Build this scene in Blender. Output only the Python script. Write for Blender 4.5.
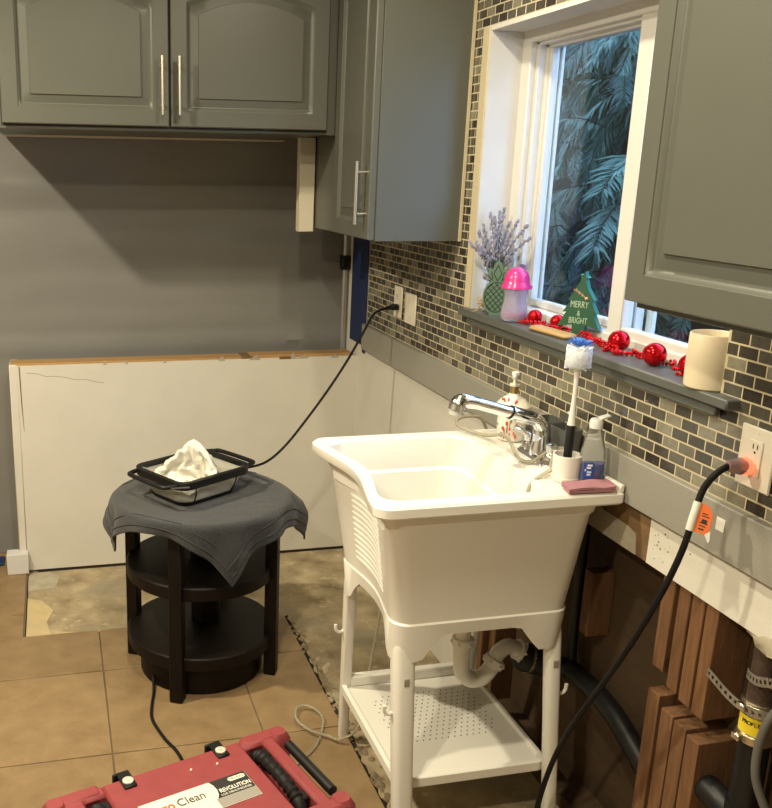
import bpy, bmesh, math, random
import numpy as np
from mathutils import Vector, Matrix, noise
random.seed(7)
for o in list(bpy.data.objects): bpy.data.objects.remove(o)
scene = bpy.context.scene
COL = scene.collection
PI = math.pi

# ------------------------------------------------------------------ camera
W, H = 772, 808
F, CX, CY = 907.2131, 256.499, 410.159          # focal length and principal point (the photo is an off-centre crop)
CAM = np.array([-1.2489, 0.0, 1.63])
def _rodr(w):
    t = np.linalg.norm(w); k = w / t
    K = np.array([[0, -k[2], k[1]], [k[2], 0, -k[0]], [-k[1], k[0], 0]])
    return np.eye(3) + math.sin(t) * K + (1 - math.cos(t)) * K @ K
ROT = _rodr(np.array([0.260749378, -0.219134130, -0.0148276024])) @ np.array([[1, 0, 0], [0, 0, -1], [0, 1, 0.]])
def at(x, y, ax, val):
    """where the sight line through a measured photo point meets the plane ax = val (metres)"""
    r = ROT.T @ np.array([(x - CX) / F, (y - CY) / F, 1.0]); i = 'xyz'.index(ax)
    p = CAM + r * ((val - CAM[i]) / r[i]); return Vector((float(p[0]), float(p[1]), float(p[2])))
cd = bpy.data.cameras.new('camera'); cam = bpy.data.objects.new('camera', cd); COL.objects.link(cam)
cd.sensor_fit = 'HORIZONTAL'; cd.sensor_width = 36.0; cd.lens = F * 36.0 / W
cd.shift_x = (W / 2 - CX) / W; cd.shift_y = (CY - H / 2) / W
cd.clip_start = 0.02
m = Matrix.Identity(4)
for i in range(3):
    m[i][0] = ROT[0][i]; m[i][1] = -ROT[1][i]; m[i][2] = -ROT[2][i]; m[i][3] = CAM[i]
cam.matrix_world = m
scene.camera = cam
# ------------------------------------------------------------------ world (dusk sky), exposure
world = bpy.data.worlds.new('dusk_sky'); scene.world = world; world.use_nodes = True
bg = world.node_tree.nodes['Background']; bg.inputs[0].default_value = (0.40, 0.60, 1.0, 1); bg.inputs[1].default_value = 6.2
vs = scene.view_settings; vs.view_transform = 'Standard'; vs.look = 'None'; vs.gamma = 1.0; vs.exposure = 0.20
vs.use_curve_mapping = False
LAMPS = [(-0.50, 2.10, 10, 'round recessed ceiling light directly above the window end of the sink'),
         (-1.00, 1.25, 20, 'round recessed ceiling light between the sink and the camera position'),
         (-2.05, 2.20, 52, 'round recessed ceiling light nearest the plastic sheet'),
         (-2.00, 0.30, 34, 'round recessed ceiling light furthest from the window')]
LAMP_COL = (1.0, 0.885, 0.64)
CEIL = 2.46

# ------------------------------------------------------------------ material helpers
MATS = {}
def mat(name, col, rough=0.5, metal=0.0, var=0.0, vscale=8.0, col2=None, bump=0.0, bscale=60.0, stretch=(1, 1, 1), coat=0.0,
        sheen=0.0, trans=0.0, ior=1.45, alpha=1.0, emis=None, estr=0.0, contrast=0.5, sss=0.0, spec=None, rnd=0.0, detail=5.0):
    if name in MATS: return MATS[name]
    M = bpy.data.materials.new(name); M.use_nodes = True; nt = M.node_tree; N = nt.nodes; L = nt.links
    b = N['Principled BSDF']
    b.inputs['Base Color'].default_value = (*col, 1); b.inputs['Roughness'].default_value = rough; b.inputs['Metallic'].default_value = metal
    b.inputs['IOR'].default_value = ior
    if coat: b.inputs['Coat Weight'].default_value = coat; b.inputs['Coat Roughness'].default_value = 0.1
    if sheen: b.inputs['Sheen Weight'].default_value = sheen; b.inputs['Sheen Roughness'].default_value = 0.5
    if trans: b.inputs['Transmission Weight'].default_value = trans
    if alpha < 1: b.inputs['Alpha'].default_value = alpha
    if spec is not None: b.inputs['Specular IOR Level'].default_value = spec
    if sss:
        b.inputs['Subsurface Weight'].default_value = sss; b.inputs['Subsurface Scale'].default_value = 0.01
    if emis: b.inputs['Emission Color'].default_value = (*emis, 1); b.inputs['Emission Strength'].default_value = estr
    if var or col2 or bump or rnd:
        geo = N.new('ShaderNodeNewGeometry'); mp = N.new('ShaderNodeMapping'); mp.inputs['Scale'].default_value = stretch
        L.new(geo.outputs['Position'], mp.inputs['Vector'])
    last = None
    if var or col2:
        n = N.new('ShaderNodeTexNoise'); n.inputs['Scale'].default_value = vscale; n.inputs['Detail'].default_value = detail; n.inputs['Roughness'].default_value = 0.6
        L.new(mp.outputs[0], n.inputs['Vector'])
        r = N.new('ShaderNodeMapRange'); r.inputs['From Min'].default_value = 0.5 - contrast * 0.5; r.inputs['From Max'].default_value = 0.5 + contrast * 0.5
        L.new(n.outputs['Fac'], r.inputs['Value'])
        mx = N.new('ShaderNodeMix'); mx.data_type = 'RGBA'
        c2 = col2 if col2 else tuple(max(0, c * (1 - var)) for c in col)
        mx.inputs['A'].default_value = (*c2, 1); mx.inputs['B'].default_value = (*col, 1)
        L.new(r.outputs[0], mx.inputs['Factor']); last = mx.outputs['Result']
    if rnd:
        oi = N.new('ShaderNodeObjectInfo'); hs = N.new('ShaderNodeHueSaturation')
        r2 = N.new('ShaderNodeMapRange'); r2.inputs['To Min'].default_value = 1 - rnd; r2.inputs['To Max'].default_value = 1 + rnd
        L.new(oi.outputs['Random'], r2.inputs['Value']); L.new(r2.outputs[0], hs.inputs['Value'])
        if last: L.new(last, hs.inputs['Color'])
        else: hs.inputs['Color'].default_value = (*col, 1)
        last = hs.outputs['Color']
    if last: L.new(last, b.inputs['Base Color'])
    if bump:
        n2 = N.new('ShaderNodeTexNoise'); n2.inputs['Scale'].default_value = bscale; n2.inputs['Detail'].default_value = 4
        L.new(mp.outputs[0], n2.inputs['Vector'])
        bp = N.new('ShaderNodeBump'); bp.inputs['Strength'].default_value = bump; bp.inputs['Distance'].default_value = 0.004
        L.new(n2.outputs['Fac'], bp.inputs['Height']); L.new(bp.outputs[0], b.inputs['Normal'])
    MATS[name] = M
    return M

CABINET = mat('grey_green_cabinet_paint', (0.102, 0.106, 0.090), 0.38, var=0.08, vscale=5, bump=0.04, bscale=300)
CABEDGE = mat('dark_cabinet_gap', (0.03, 0.03, 0.028), 0.6)
STEEL = mat('brushed_nickel', (0.72, 0.66, 0.55), 0.28, 1.0)
CHROME = mat('polished_chrome', (0.86, 0.87, 0.9), 0.05, 1.0)
DRYWALL = mat('white_painted_drywall', (0.68, 0.655, 0.59), 0.75, var=0.10, vscale=4, bump=0.10, bscale=120)
WALLPAINT = mat('wall_paint', (0.62, 0.60, 0.54), 0.8, var=0.05, vscale=3, bump=0.05, bscale=150)
CEILMAT = mat('ceiling_paint', (0.75, 0.73, 0.68), 0.9, var=0.03, vscale=3)
PAPER = mat('torn_brown_drywall_paper', (0.24, 0.145, 0.065), 0.9, col2=(0.12, 0.07, 0.035), vscale=14, bump=0.3, bscale=90)
SKIM = mat('peeled_gypsum_face', (0.50, 0.46, 0.37), 0.9, col2=(0.30, 0.25, 0.17), vscale=22, bump=0.3, bscale=120, contrast=0.7)
FLOORTILE = mat('tan_ceramic_tile', (0.315, 0.215, 0.112), 0.45, col2=(0.215, 0.142, 0.070), vscale=11, bump=0.14, bscale=45, contrast=0.45, rnd=0.06, detail=9)
GROUT = mat('floor_grout', (0.17, 0.125, 0.075), 0.9, var=0.2, vscale=40)
def concrete():
    M = mat('stained_concrete', (0.48, 0.39, 0.25), 0.95, col2=(0.235, 0.185, 0.112), vscale=9, bump=1.0, bscale=45, contrast=0.36, detail=12)
    nt = M.node_tree; N = nt.nodes; L = nt.links; b = N['Principled BSDF']
    old = b.inputs['Base Color'].links[0].from_socket
    geo = N.new('ShaderNodeNewGeometry')
    n = N.new('ShaderNodeTexNoise'); n.inputs['Scale'].default_value = 24; n.inputs['Detail'].default_value = 6; L.new(geo.outputs['Position'], n.inputs['Vector'])
    r = N.new('ShaderNodeMapRange'); r.inputs['From Min'].default_value = 0.62; r.inputs['From Max'].default_value = 0.78; L.new(n.outputs['Fac'], r.inputs['Value'])
    mx = N.new('ShaderNodeMix'); mx.data_type = 'RGBA'; L.new(old, mx.inputs['A']); mx.inputs['B'].default_value = (0.66, 0.58, 0.42, 1); L.new(r.outputs[0], mx.inputs['Factor'])
    n3 = N.new('ShaderNodeTexNoise'); n3.inputs['Scale'].default_value = 3.3; n3.inputs['Detail'].default_value = 6; L.new(geo.outputs['Position'], n3.inputs['Vector'])
    r3 = N.new('ShaderNodeMapRange'); r3.inputs['From Min'].default_value = 0.52; r3.inputs['From Max'].default_value = 0.62; L.new(n3.outputs['Fac'], r3.inputs['Value'])
    mx2 = N.new('ShaderNodeMix'); mx2.data_type = 'RGBA'; L.new(mx.outputs['Result'], mx2.inputs['A']); mx2.inputs['B'].default_value = (0.30, 0.26, 0.185, 1); L.new(r3.outputs[0], mx2.inputs['Factor'])
    L.new(mx2.outputs['Result'], b.inputs['Base Color']); return M
CONCRETE = concrete()
THINSET = mat('yellowish_thinset_mortar', (0.60, 0.47, 0.24), 0.9, col2=(0.46, 0.38, 0.24), vscale=18, bump=0.6, bscale=70)
MORTAR = mat('broken_mortar', (0.36, 0.285, 0.18), 0.95, col2=(0.16, 0.12, 0.075), vscale=40, bump=0.8, bscale=80, contrast=0.4)
DIRT = mat('dark_dirt_gap', (0.022, 0.017, 0.012), 1.0)
QUARTZ = mat('grey_quartz', (0.30, 0.29, 0.255), 0.45, col2=(0.25, 0.24, 0.21), vscale=260, contrast=0.5)
TGROUT = mat('cream_tile_grout', (0.56, 0.49, 0.34), 0.85, var=0.12, vscale=60)
TILEM = [mat('glass_tile_' + n, c, 0.16, col2=c2, vscale=90, contrast=0.5, coat=0.35, rnd=0.14) for n, c, c2 in [
    ('pale', (0.23, 0.215, 0.160), (0.15, 0.14, 0.10)), ('grey', (0.098, 0.093, 0.074), (0.06, 0.056, 0.044)),
    ('mid', (0.060, 0.054, 0.042), (0.036, 0.032, 0.025)), ('brown', (0.038, 0.030, 0.025), (0.020, 0.016, 0.013)), ('olive', (0.155, 0.142, 0.10), (0.10, 0.09, 0.062))]]
SILLP = mat('grey_sill_paint', (0.098, 0.104, 0.098), 0.4, var=0.08, vscale=6, bump=0.03, bscale=200)
SILLTOP = SILLP
VINYL = mat('white_vinyl', (0.68, 0.675, 0.655), 0.4, var=0.03, vscale=6)
REVEAL = mat('white_reveal_paint', (0.66, 0.655, 0.645), 0.6, var=0.08, vscale=9, bump=0.06, bscale=60)
def glass(name, tint=(1, 1, 1)):
    M = bpy.data.materials.new(name); M.use_nodes = True; nt = M.node_tree; N = nt.nodes; L = nt.links
    N.remove(N['Principled BSDF']); out = N['Material Output']
    t = N.new('ShaderNodeBsdfTransparent'); t.inputs[0].default_value = (*tint, 1)
    g = N.new('ShaderNodeBsdfGlossy'); g.inputs['Roughness'].default_value = 0.02
    lw = N.new('ShaderNodeLayerWeight'); lw.inputs[0].default_value = 0.5
    pw = N.new('ShaderNodeMath'); pw.operation = 'POWER'; pw.inputs[1].default_value = 4.0; L.new(lw.outputs['Facing'], pw.inputs[0])
    fr = N.new('ShaderNodeMath'); fr.operation = 'MULTIPLY_ADD'; fr.inputs[1].default_value = 0.6; fr.inputs[2].default_value = 0.04; L.new(pw.outputs[0], fr.inputs[0])
    mx = N.new('ShaderNodeMixShader'); L.new(fr.outputs[0], mx.inputs[0]); L.new(t.outputs[0], mx.inputs[1]); L.new(g.outputs[0], mx.inputs[2]); L.new(mx.outputs[0], out.inputs[0])
    return M
PANE = glass('window_glass', (0.88, 0.92, 0.93))
PLASTIC = mat('grey_plastic_sheeting', (0.235, 0.232, 0.222), 0.30, var=0.12, vscale=2.5, bump=0.10, bscale=9, stretch=(0.5, 1, 2.2))
WOODRAW = mat('raw_pine', (0.50, 0.31, 0.13), 0.7, col2=(0.34, 0.19, 0.075), vscale=14, stretch=(1, 8, 8), bump=0.2, bscale=50)
STUD = mat('old_fir_stud', (0.20, 0.095, 0.040), 0.8, col2=(0.105, 0.05, 0.022), vscale=16, stretch=(6, 6, 0.7), bump=0.25, bscale=40, rnd=0.12)
SHEATH = mat('old_plywood_sheathing', (0.085, 0.050, 0.023), 0.95, col2=(0.045, 0.026, 0.013), vscale=6, stretch=(4, 0.8, 3), bump=0.25, bscale=30)
WHITEPL = mat('white_polypropylene', (0.80, 0.78, 0.72), 0.33, var=0.02, vscale=4, bump=0.02, bscale=300)
PVC = mat('white_pvc', (0.74, 0.72, 0.66), 0.35)
BLACKPL = mat('black_plastic', (0.006, 0.006, 0.0065), 0.48, bump=0.05, bscale=200)
ABS = mat('black_abs_pipe', (0.008, 0.008, 0.009), 0.45, var=0.3, vscale=20)
RUBBER = mat('black_cord_rubber', (0.006, 0.006, 0.0065), 0.55, spec=0.3)
CREAM = mat('cream_trim_paint', (0.62, 0.57, 0.45), 0.6, var=0.08, vscale=10)
PLATE = mat('ivory_switch_plate', (0.74, 0.70, 0.60), 0.4)
SLOT = mat('dark_slot', (0.02, 0.018, 0.015), 0.7)
ESPRESSO = mat('espresso_stained_wood', (0.0085, 0.0050, 0.0038), 0.5, col2=(0.0042, 0.0026, 0.0020), vscale=12, stretch=(5, 5, 0.8), bump=0.06, bscale=60, spec=0.22)
TERRY = mat('charcoal_terry', (0.036, 0.037, 0.040), 0.95, col2=(0.015, 0.016, 0.018), vscale=210, bump=1.0, bscale=420, sheen=0.25, contrast=0.3, detail=2)
CLOTHW = mat('white_cloth', (0.80, 0.77, 0.68), 0.9, var=0.05, vscale=9, bump=0.2, bscale=260, sheen=0.3)
RED = mat('red_rotomoulded_plastic', (0.275, 0.048, 0.052), 0.6, col2=(0.225, 0.038, 0.042), vscale=30, bump=0.12, bscale=200)
REDD = mat('red_plastic_latch_recess', (0.30, 0.03, 0.035), 0.5, bump=0.1, bscale=200)
BLUETAPE = mat('dark_blue_tape', (0.012, 0.028, 0.105), 0.6, var=0.2, vscale=30)
ALU = mat('aluminium_pole', (0.42, 0.42, 0.42), 0.35, 0.7)

# ------------------------------------------------------------------ mesh builder
class MB:
    def __init__(s): s.v = []; s.f = []; s.mi = []; s.sm = []
    def add(s, vs, fs, mi=0, smooth=False):
        b = len(s.v); s.v += [Vector(p) for p in vs]
        for f in fs: s.f.append([i + b for i in f]); s.mi.append(mi); s.sm.append(smooth)
        return s
    def box(s, a, b, mi=0, bev=0.0, M=None):
        x0, x1 = sorted((a[0], b[0])); y0, y1 = sorted((a[1], b[1])); z0, z1 = sorted((a[2], b[2]))
        if bev > 0:
            bev = min(bev, (x1 - x0) * .45, (y1 - y0) * .45, (z1 - z0) * .45)
            P = []
            for z, d in ((z0, bev), (z0 + bev, 0), (z1 - bev, 0), (z1, bev)):
                P.append([(x0 + d + (bev if not d else 0) * 0, y0 + d, z)])
            vs = []; rings = []
            for z, d in ((z0, bev), (z0 + bev, 0), (z1 - bev, 0), (z1, bev)):
                c = bev
                if d: pts = [(x0 + c, y0 + c), (x1 - c, y0 + c), (x1 - c, y0 + c), (x1 - c, y1 - c), (x1 - c, y1 - c), (x0 + c, y1 - c), (x0 + c, y1 - c), (x0 + c, y0 + c)]
                else: pts = [(x0 + c, y0), (x1 - c, y0), (x1, y0 + c), (x1, y1 - c), (x1 - c, y1), (x0 + c, y1), (x0, y1 - c), (x0, y0 + c)]
                rings.append([(px, py, z) for px, py in pts])
            vs = [p for r in rings for p in r]
            # merge doubled cap points by using quads/tris carefully
            fs = []
            for k in range(3):
                for i in range(8):
                    j = (i + 1) % 8
                    q = [k * 8 + i, k * 8 + j, (k + 1) * 8 + j, (k + 1) * 8 + i]
                    pts = [vs[t] for t in q]; qq = []
                    for t in range(4):
                        if pts[t] != pts[t - 1]: qq.append(q[t])
                    if len(qq) >= 3: fs.append(qq)
            fs.append([7, 5, 3, 1]); fs.append([24 + 0, 24 + 2, 24 + 4, 24 + 6])
        else:
            vs = [(x0, y0, z0), (x1, y0, z0), (x1, y1, z0), (x0, y1, z0), (x0, y0, z1), (x1, y0, z1), (x1, y1, z1), (x0, y1, z1)]
            fs = [[3, 2, 1, 0], [4, 5, 6, 7], [0, 1, 5, 4], [1, 2, 6, 5], [2, 3, 7, 6], [3, 0, 4, 7]]
        if M is not None: vs = [M @ Vector(p) for p in vs]
        return s.add(vs, fs, mi)
    def rings(s, R, close=True, cap0=True, cap1=True, mi=0, smooth=True):
        n = len(R[0]); vs = [p for r in R for p in r]; fs = []
        for k in range(len(R) - 1):
            for i in range(n if close else n - 1):
                j = (i + 1) % n
                fs.append([k * n + i, k * n + j, (k + 1) * n + j, (k + 1) * n + i])
        s.add(vs, fs, mi, smooth); b = len(s.v) - len(vs)
        if cap0: s.add(R[0], [list(reversed(range(n)))], mi)
        if cap1: s.add(R[-1], [list(range(n))], mi)
        return s
    def lathe(s, prof, c=(0, 0, 0), n=24, mi=0, M=None, smooth=True):
        R = []
        for r, z in prof:
            ring = [Vector((max(r, 1e-5) * math.cos(2 * PI * i / n), max(r, 1e-5) * math.sin(2 * PI * i / n), z)) for i in range(n)]
            if M is not None: ring = [M @ p for p in ring]
            R.append([p + Vector(c) for p in ring])
        return s.rings(R, True, prof[0][0] > 1e-4, prof[-1][0] > 1e-4, mi, smooth)
    def tube(s, pts, r, n=10, mi=0, cap=True, smooth=True):
        pts = [Vector(p) for p in pts]; rs = r if isinstance(r, (list, tuple)) else [r] * len(pts)
        R = []; up = None
        for i, p in enumerate(pts):
            t = (pts[min(i + 1, len(pts) - 1)] - pts[max(i - 1, 0)])
            t = t.normalized() if t.length > 1e-9 else Vector((0, 0, 1))
            if up is None:
                a = Vector((0, 0, 1)) if abs(t.z) < .9 else Vector((1, 0, 0)); up = (a - t * a.dot(t)).normalized()
            else:
                up = (up - t * up.dot(t)); up = up.normalized() if up.length > 1e-6 else t.orthogonal().normalized()
            sd = t.cross(up)
            R.append([p + up * (rs[i] * math.cos(2 * PI * k / n)) + sd * (rs[i] * math.sin(2 * PI * k / n)) for k in range(n)])
        return s.rings(R, True, cap, cap, mi, smooth)
    def prism(s, poly, axis, a, b, mi=0):
        """polygon (pairs) extruded along axis from a to b; pairs are the other two axes in order"""
        def P(u, v, w): return {'x': (w, u, v), 'y': (u, w, v), 'z': (u, v, w)}[axis]
        n = len(poly); vs = [P(u, v, a) for u, v in poly] + [P(u, v, b) for u, v in poly]
        fs = [list(range(n)), list(reversed(range(n, 2 * n)))] + [[i, i + n, (i + 1) % n + n, (i + 1) % n] for i in range(n)]
        return s.add(vs, fs, mi)
    def sphere(s, c, r, n=12, m=8, mi=0, sc=(1, 1, 1)):
        R = []
        for k in range(m + 1):
            a = -PI / 2 + PI * k / m
            R.append([(c[0] + sc[0] * r * max(math.cos(a), 1e-4) * math.cos(2 * PI * i / n), c[1] + sc[1] * r * max(math.cos(a), 1e-4) * math.sin(2 * PI * i / n), c[2] + sc[2] * r * math.sin(a)) for i in range(n)])
        return s.rings(R, True, False, False, mi, True)
    def mesh(s, name, mats, off=Vector((0, 0, 0)), fix=True):
        me = bpy.data.meshes.new(name); me.from_pydata([tuple(v - off) for v in s.v], [], s.f)
        for M in (mats if isinstance(mats, (list, tuple)) else [mats]): me.materials.append(M)
        me.polygons.foreach_set('material_index', s.mi); me.polygons.foreach_set('use_smooth', s.sm)
        me.update()
        if fix:
            bm = bmesh.new(); bm.from_mesh(me); bmesh.ops.remove_doubles(bm, verts=bm.verts, dist=1e-7); bmesh.ops.recalc_face_normals(bm, faces=bm.faces); bm.to_mesh(me); bm.free(); me.set_sharp_from_angle(angle=math.radians(38))
        return me
    def build(s, name, mats, parent=None, fix=True):
        off = ORG.get(parent.name, Vector((0, 0, 0))) if parent else Vector((0, 0, 0))
        o = bpy.data.objects.new(name, s.mesh(name, mats, off, fix)); COL.objects.link(o)
        if parent: o.parent = parent; ORG[o.name] = off
        return o
ORG = {}
def tag(o, label=None, cat=None, group=None, kind=None):
    if label: o['label'] = label
    if cat: o['category'] = cat
    if group: o['group'] = group
    if kind: o['kind'] = kind
    return o
def thing(name, label, cat, loc, group=None):
    o = bpy.data.objects.new(name, None); COL.objects.link(o); o.location = loc; o.empty_display_size = 0.05
    ORG[o.name] = Vector(loc); return tag(o, label, cat, group)
def smooth_path(pts, k=6):
    pts = [Vector(p) for p in pts]; out = []
    for i in range(len(pts) - 1):
        p0 = pts[max(i - 1, 0)]; p1 = pts[i]; p2 = pts[i + 1]; p3 = pts[min(i + 2, len(pts) - 1)]
        for j in range(k):
            t = j / k
            out.append(0.5 * ((2 * p1) + (p2 - p0) * t + (2 * p0 - 5 * p1 + 4 * p2 - p3) * t * t + (3 * p1 - p0 - 3 * p2 + p3) * t ** 3))
    out.append(pts[-1]); return out
def text(name, body, size, M, material, parent, extrude=0.0004, align='CENTER', sx=1.0, font_bold=False):
    cu = bpy.data.curves.new('lettering', 'FONT'); cu.body = body; cu.size = size; cu.extrude = extrude; cu.align_x = align; cu.align_y = 'CENTER'
    if font_bold: cu.offset = size * 0.02
    t = bpy.data.objects.new('lettering', cu); COL.objects.link(t)
    dg = bpy.context.evaluated_depsgraph_get(); me = bpy.data.meshes.new_from_object(t.evaluated_get(dg))
    bpy.data.objects.remove(t)
    me.transform(Matrix.Diagonal((sx, 1, 1, 1))); me.transform(M)
    off = ORG.get(parent.name, Vector((0, 0, 0))); me.transform(Matrix.Translation(-off))
    me.materials.clear(); me.materials.append(material)
    o = bpy.data.objects.new(name, me); COL.objects.link(o); o.parent = parent; ORG[o.name] = off; return o
def frame(origin, ex, ey):
    ex = Vector(ex).normalized(); ey = Vector(ey).normalized(); ez = ex.cross(ey)
    M = Matrix.Identity(4)
    for i in range(3): M[i][0] = ex[i]; M[i][1] = ey[i]; M[i][2] = ez[i]; M[i][3] = origin[i]
    return M
def struct(o): return tag(o, kind='structure')

# ================================================================== THE SETTING
# ---- floor: slab, then ceramic tiles on it
b = MB(); b.box((-3.7, -2.6, -0.14), (0.5, 5.1, -0.014)); floor = b.build('floor', CONCRETE); struct(floor)
b = MB(); b.box((-3.7, -2.6, -0.0139), (-0.452, 3.028, -0.004)); b.box((-3.7, 3.028, -0.0139), (-1.402, 5.1, -0.004))
b.build('grout_bed', GROUT, floor)
xs = [-1.139 + 0.4485 * k for k in range(-6, 3)]; ys = [2.296 + 0.4545 * k for k in range(-11, 7)]
XE, YE, XC = -0.450, 3.033, -1.408           # tile edge beside the concrete, back edge, corner of the removed strip
for i in range(len(xs) - 1):
    for j in range(len(ys) - 1):
        x0, x1, y0, y1 = xs[i] + .002, xs[i + 1] - .002, ys[j] + .002, ys[j + 1] - .002
        if x0 > XE - .02: continue
        x1 = min(x1, XE)
        rects = []
        if y1 <= YE: rects.append((x0, x1, y0, y1))
        elif y0 < YE:
            if x1 <= XC: rects.append((x0, x1, y0, y1))
            else:
                rects.append((x0, x1, y0, YE))
                if x0 < XC: rects.append((x0, XC, YE, y1))
        elif x0 < XC: rects.append((x0, min(x1, XC), y0, y1))
        for r in rects:
            if r[1] - r[0] < .01 or r[3] - r[2] < .01: continue
            t = MB(); t.box((r[0], r[2], -0.0138), (r[1], r[3], 0.0), bev=0.0012); t.build('floor_tile', FLOORTILE, floor)
# ragged broken mortar and dirt gap along the tile edge
def ragged(x_of, n, y0, y1, w0, w1, z0, z1, seed):
    rnd = random.Random(seed); vs = []; fs = []
    for k in range(n + 1):
        y = y0 + (y1 - y0) * k / n; xa = x_of(y) + rnd.uniform(-.003, .003); w = rnd.uniform(w0, w1); h = rnd.uniform(z0, z1)
        vs += [(xa, y, -.0135), (xa + .2 * w, y, h), (xa + .8 * w, y, h * .8 + rnd.uniform(-.001, .001)), (xa + w, y, -.0139)]
    for k in range(n):
        for q in range(3): a = k * 4 + q; fs.append([a, a + 1, a + 5, a + 4])
    return vs, fs
b = MB(); vs, fs = ragged(lambda y: -0.4495, 110, 0.8, 3.03, .005, .026, -.0126, -.0132, 3); b.add(vs, fs); b.build('dirt_gap', DIRT, floor)
b = MB(); rnd = random.Random(5)
for k in range(260):
    y = rnd.uniform(1.2, 3.02); x = -0.434 + rnd.gauss(.010, .012); r = rnd.uniform(.003, .012)
    b.sphere((x, y, -.0135), r, 6, 4, sc=(rnd.uniform(.6, 1.4), rnd.uniform(.6, 2.2), rnd.uniform(.25, .55)))
tag(b.build('mortar_rubble', MORTAR, floor), kind='stuff')
b = MB()
for k in range(1):
    pts = [(-.43 + .012 * k + rnd.uniform(-.01, .02) + .10 * max(0, t - .3) * (k % 2), 2.98 - .13 * k - t * .42, -.0132) for t in [i / 9 for i in range(10)]]
    b.tube(pts, [.0006 + .0018 * math.sin(PI * i / 9) * rnd.uniform(.4, 1) for i in range(10)], 5)
b.build('floor_crack', DIRT, floor)
b = MB()
b.prism([(-1.398, 3.035), (-1.31, 3.038), (-1.325, 3.15), (-1.30, 3.24), (-1.345, 3.33), (-1.398, 3.36)], 'z', -.0139, -.0112)
b.prism([(-1.31, 3.036), (-1.08, 3.036), (-1.10, 3.055), (-1.2, 3.05), (-1.29, 3.07)], 'z', -.0139, -.0108)
b.build('thinset_patch', THINSET, floor)
b = MB(); b.prism([(-1.397, 3.42), (-1.29, 3.44), (-1.27, 3.55), (-1.32, 3.59), (-1.397, 3.59)], 'z', -.0139, -.0118); b.build('plaster_smear', SKIM, floor)
b = MB(); b.prism([(-1.412, 3.03), (-1.400, 3.03), (-1.396, 3.3), (-1.401, 3.57), (-1.412, 3.57)], 'z', -.0139, -.0125); b.build('edge_gap', DIRT, floor)

# ---- ceiling and the walls out of view
b = MB(); b.box((-3.7, -2.6, CEIL), (0.16, 5.1, CEIL + .1)); struct(b.build('ceiling', CEILMAT))
b = MB(); b.box((-3.8, -2.6, -.014), (-3.7, 5.1, CEIL)); struct(b.build('wall_left', WALLPAINT))
b = MB(); b.box((-3.7, -2.7, -.014), (0.16, -2.6, CEIL)); struct(b.build('wall_front', WALLPAINT))
b = MB(); b.box((-3.7, 5.1, -.014), (0.16, 5.2, CEIL)); struct(b.build('wall_far', WALLPAINT))

# ---- right wall: drywall skin 0 .. 13 mm, cavity, sheathing, window opening
WY0, WY1, WZ0, WZ1 = 1.462, 2.556, 1.203, 2.020
def sheet(bm, x0, x1, rects):
    for (y0, y1, z0, z1) in rects: bm.box((x0, y0, z0), (x1, y1, z1))
b = MB()
sheet(b, 0.002, .013, [(2.36, 5.1, -.012, 0.80), (2.05, 5.1, .80, .92), (-2.6, 1.616, .802, .92), (-2.6, .80, -.012, .80), (-2.6, WY0, .92, CEIL), (WY1, 5.1, .92, CEIL), (WY0, WY1, .92, WZ0), (WY0, WY1, WZ1, CEIL)])
wall_r = b.build('wall_right', DRYWALL); struct(wall_r)
b = MB(); b.box((.004, 1.612, .802), (.0125, 2.06, .92)); b.build('torn_paper', PAPER, wall_r)
b = MB(); b.prism([(1.655, .803), (2.05, .803), (2.05, .872), (1.90, .868), (1.80, .862), (1.70, .858), (1.662, .850)], 'x', .0015, .004); b.build('gypsum_patch', SKIM, wall_r)
b = MB(); rnd = random.Random(11)
for k in range(16): b.sphere((.0015, 1.60 - abs(rnd.gauss(.0, .035)), rnd.uniform(.82, .89)), rnd.uniform(.0009, .0024), 6, 4, sc=(.3, 1, 1))
b.build('paint_chips', PAPER, wall_r)
b = MB(); sheet(b, .100, .115, [(-2.6, WY0, -.014, CEIL), (WY1, 5.1, -.014, CEIL), (WY0, WY1, -.014, WZ0), (WY0, WY1, WZ1, CEIL)])
b.build('sheathing', SHEATH, wall_r)
b = MB(); b.box((.013, .8, -.0139), (.100, 3.6, .030), bev=.002); b.build('sole_plate', SHEATH, wall_r)
# studs left standing or cut off in the opened cavity
for (y0, y1, z0, z1, x0) in [(2.335, 2.372, .03, 1.2, .012), (2.29, 2.328, .03, 1.2, .03), (1.845, 1.883, .49, .665, .036), (1.528, 1.568, .578, 1.2, .014),
                             (1.478, 1.514, .555, 1.2, .013), (1.436, 1.473, .548, 1.2, .013), (1.395, 1.431, .545, 1.2, .013),
                             (1.520, 1.558, .03, .528, .006), (1.462, 1.499, .03, .515, -.002), (1.420, 1.457, .03, .512, -.002), (1.378, 1.415, .03, .505, -.002),
                             (1.12, 1.158, .03, 1.2, .013), (.80, .838, .03, 1.2, .013)]:
    s_ = MB(); s_.box((x0, y0, z0), (.0995, y1, z1), bev=.002); s_.build('stud', STUD, wall_r)
b = MB(); b.sphere((.02, 1.245, .800), .05, 12, 8, sc=(.5, 1.5, .42)); 
for v in b.v: v += Vector(noise.noise_vector(v * 45)) * .014
b.build('torn_insulation', SKIM, wall_r)

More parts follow.
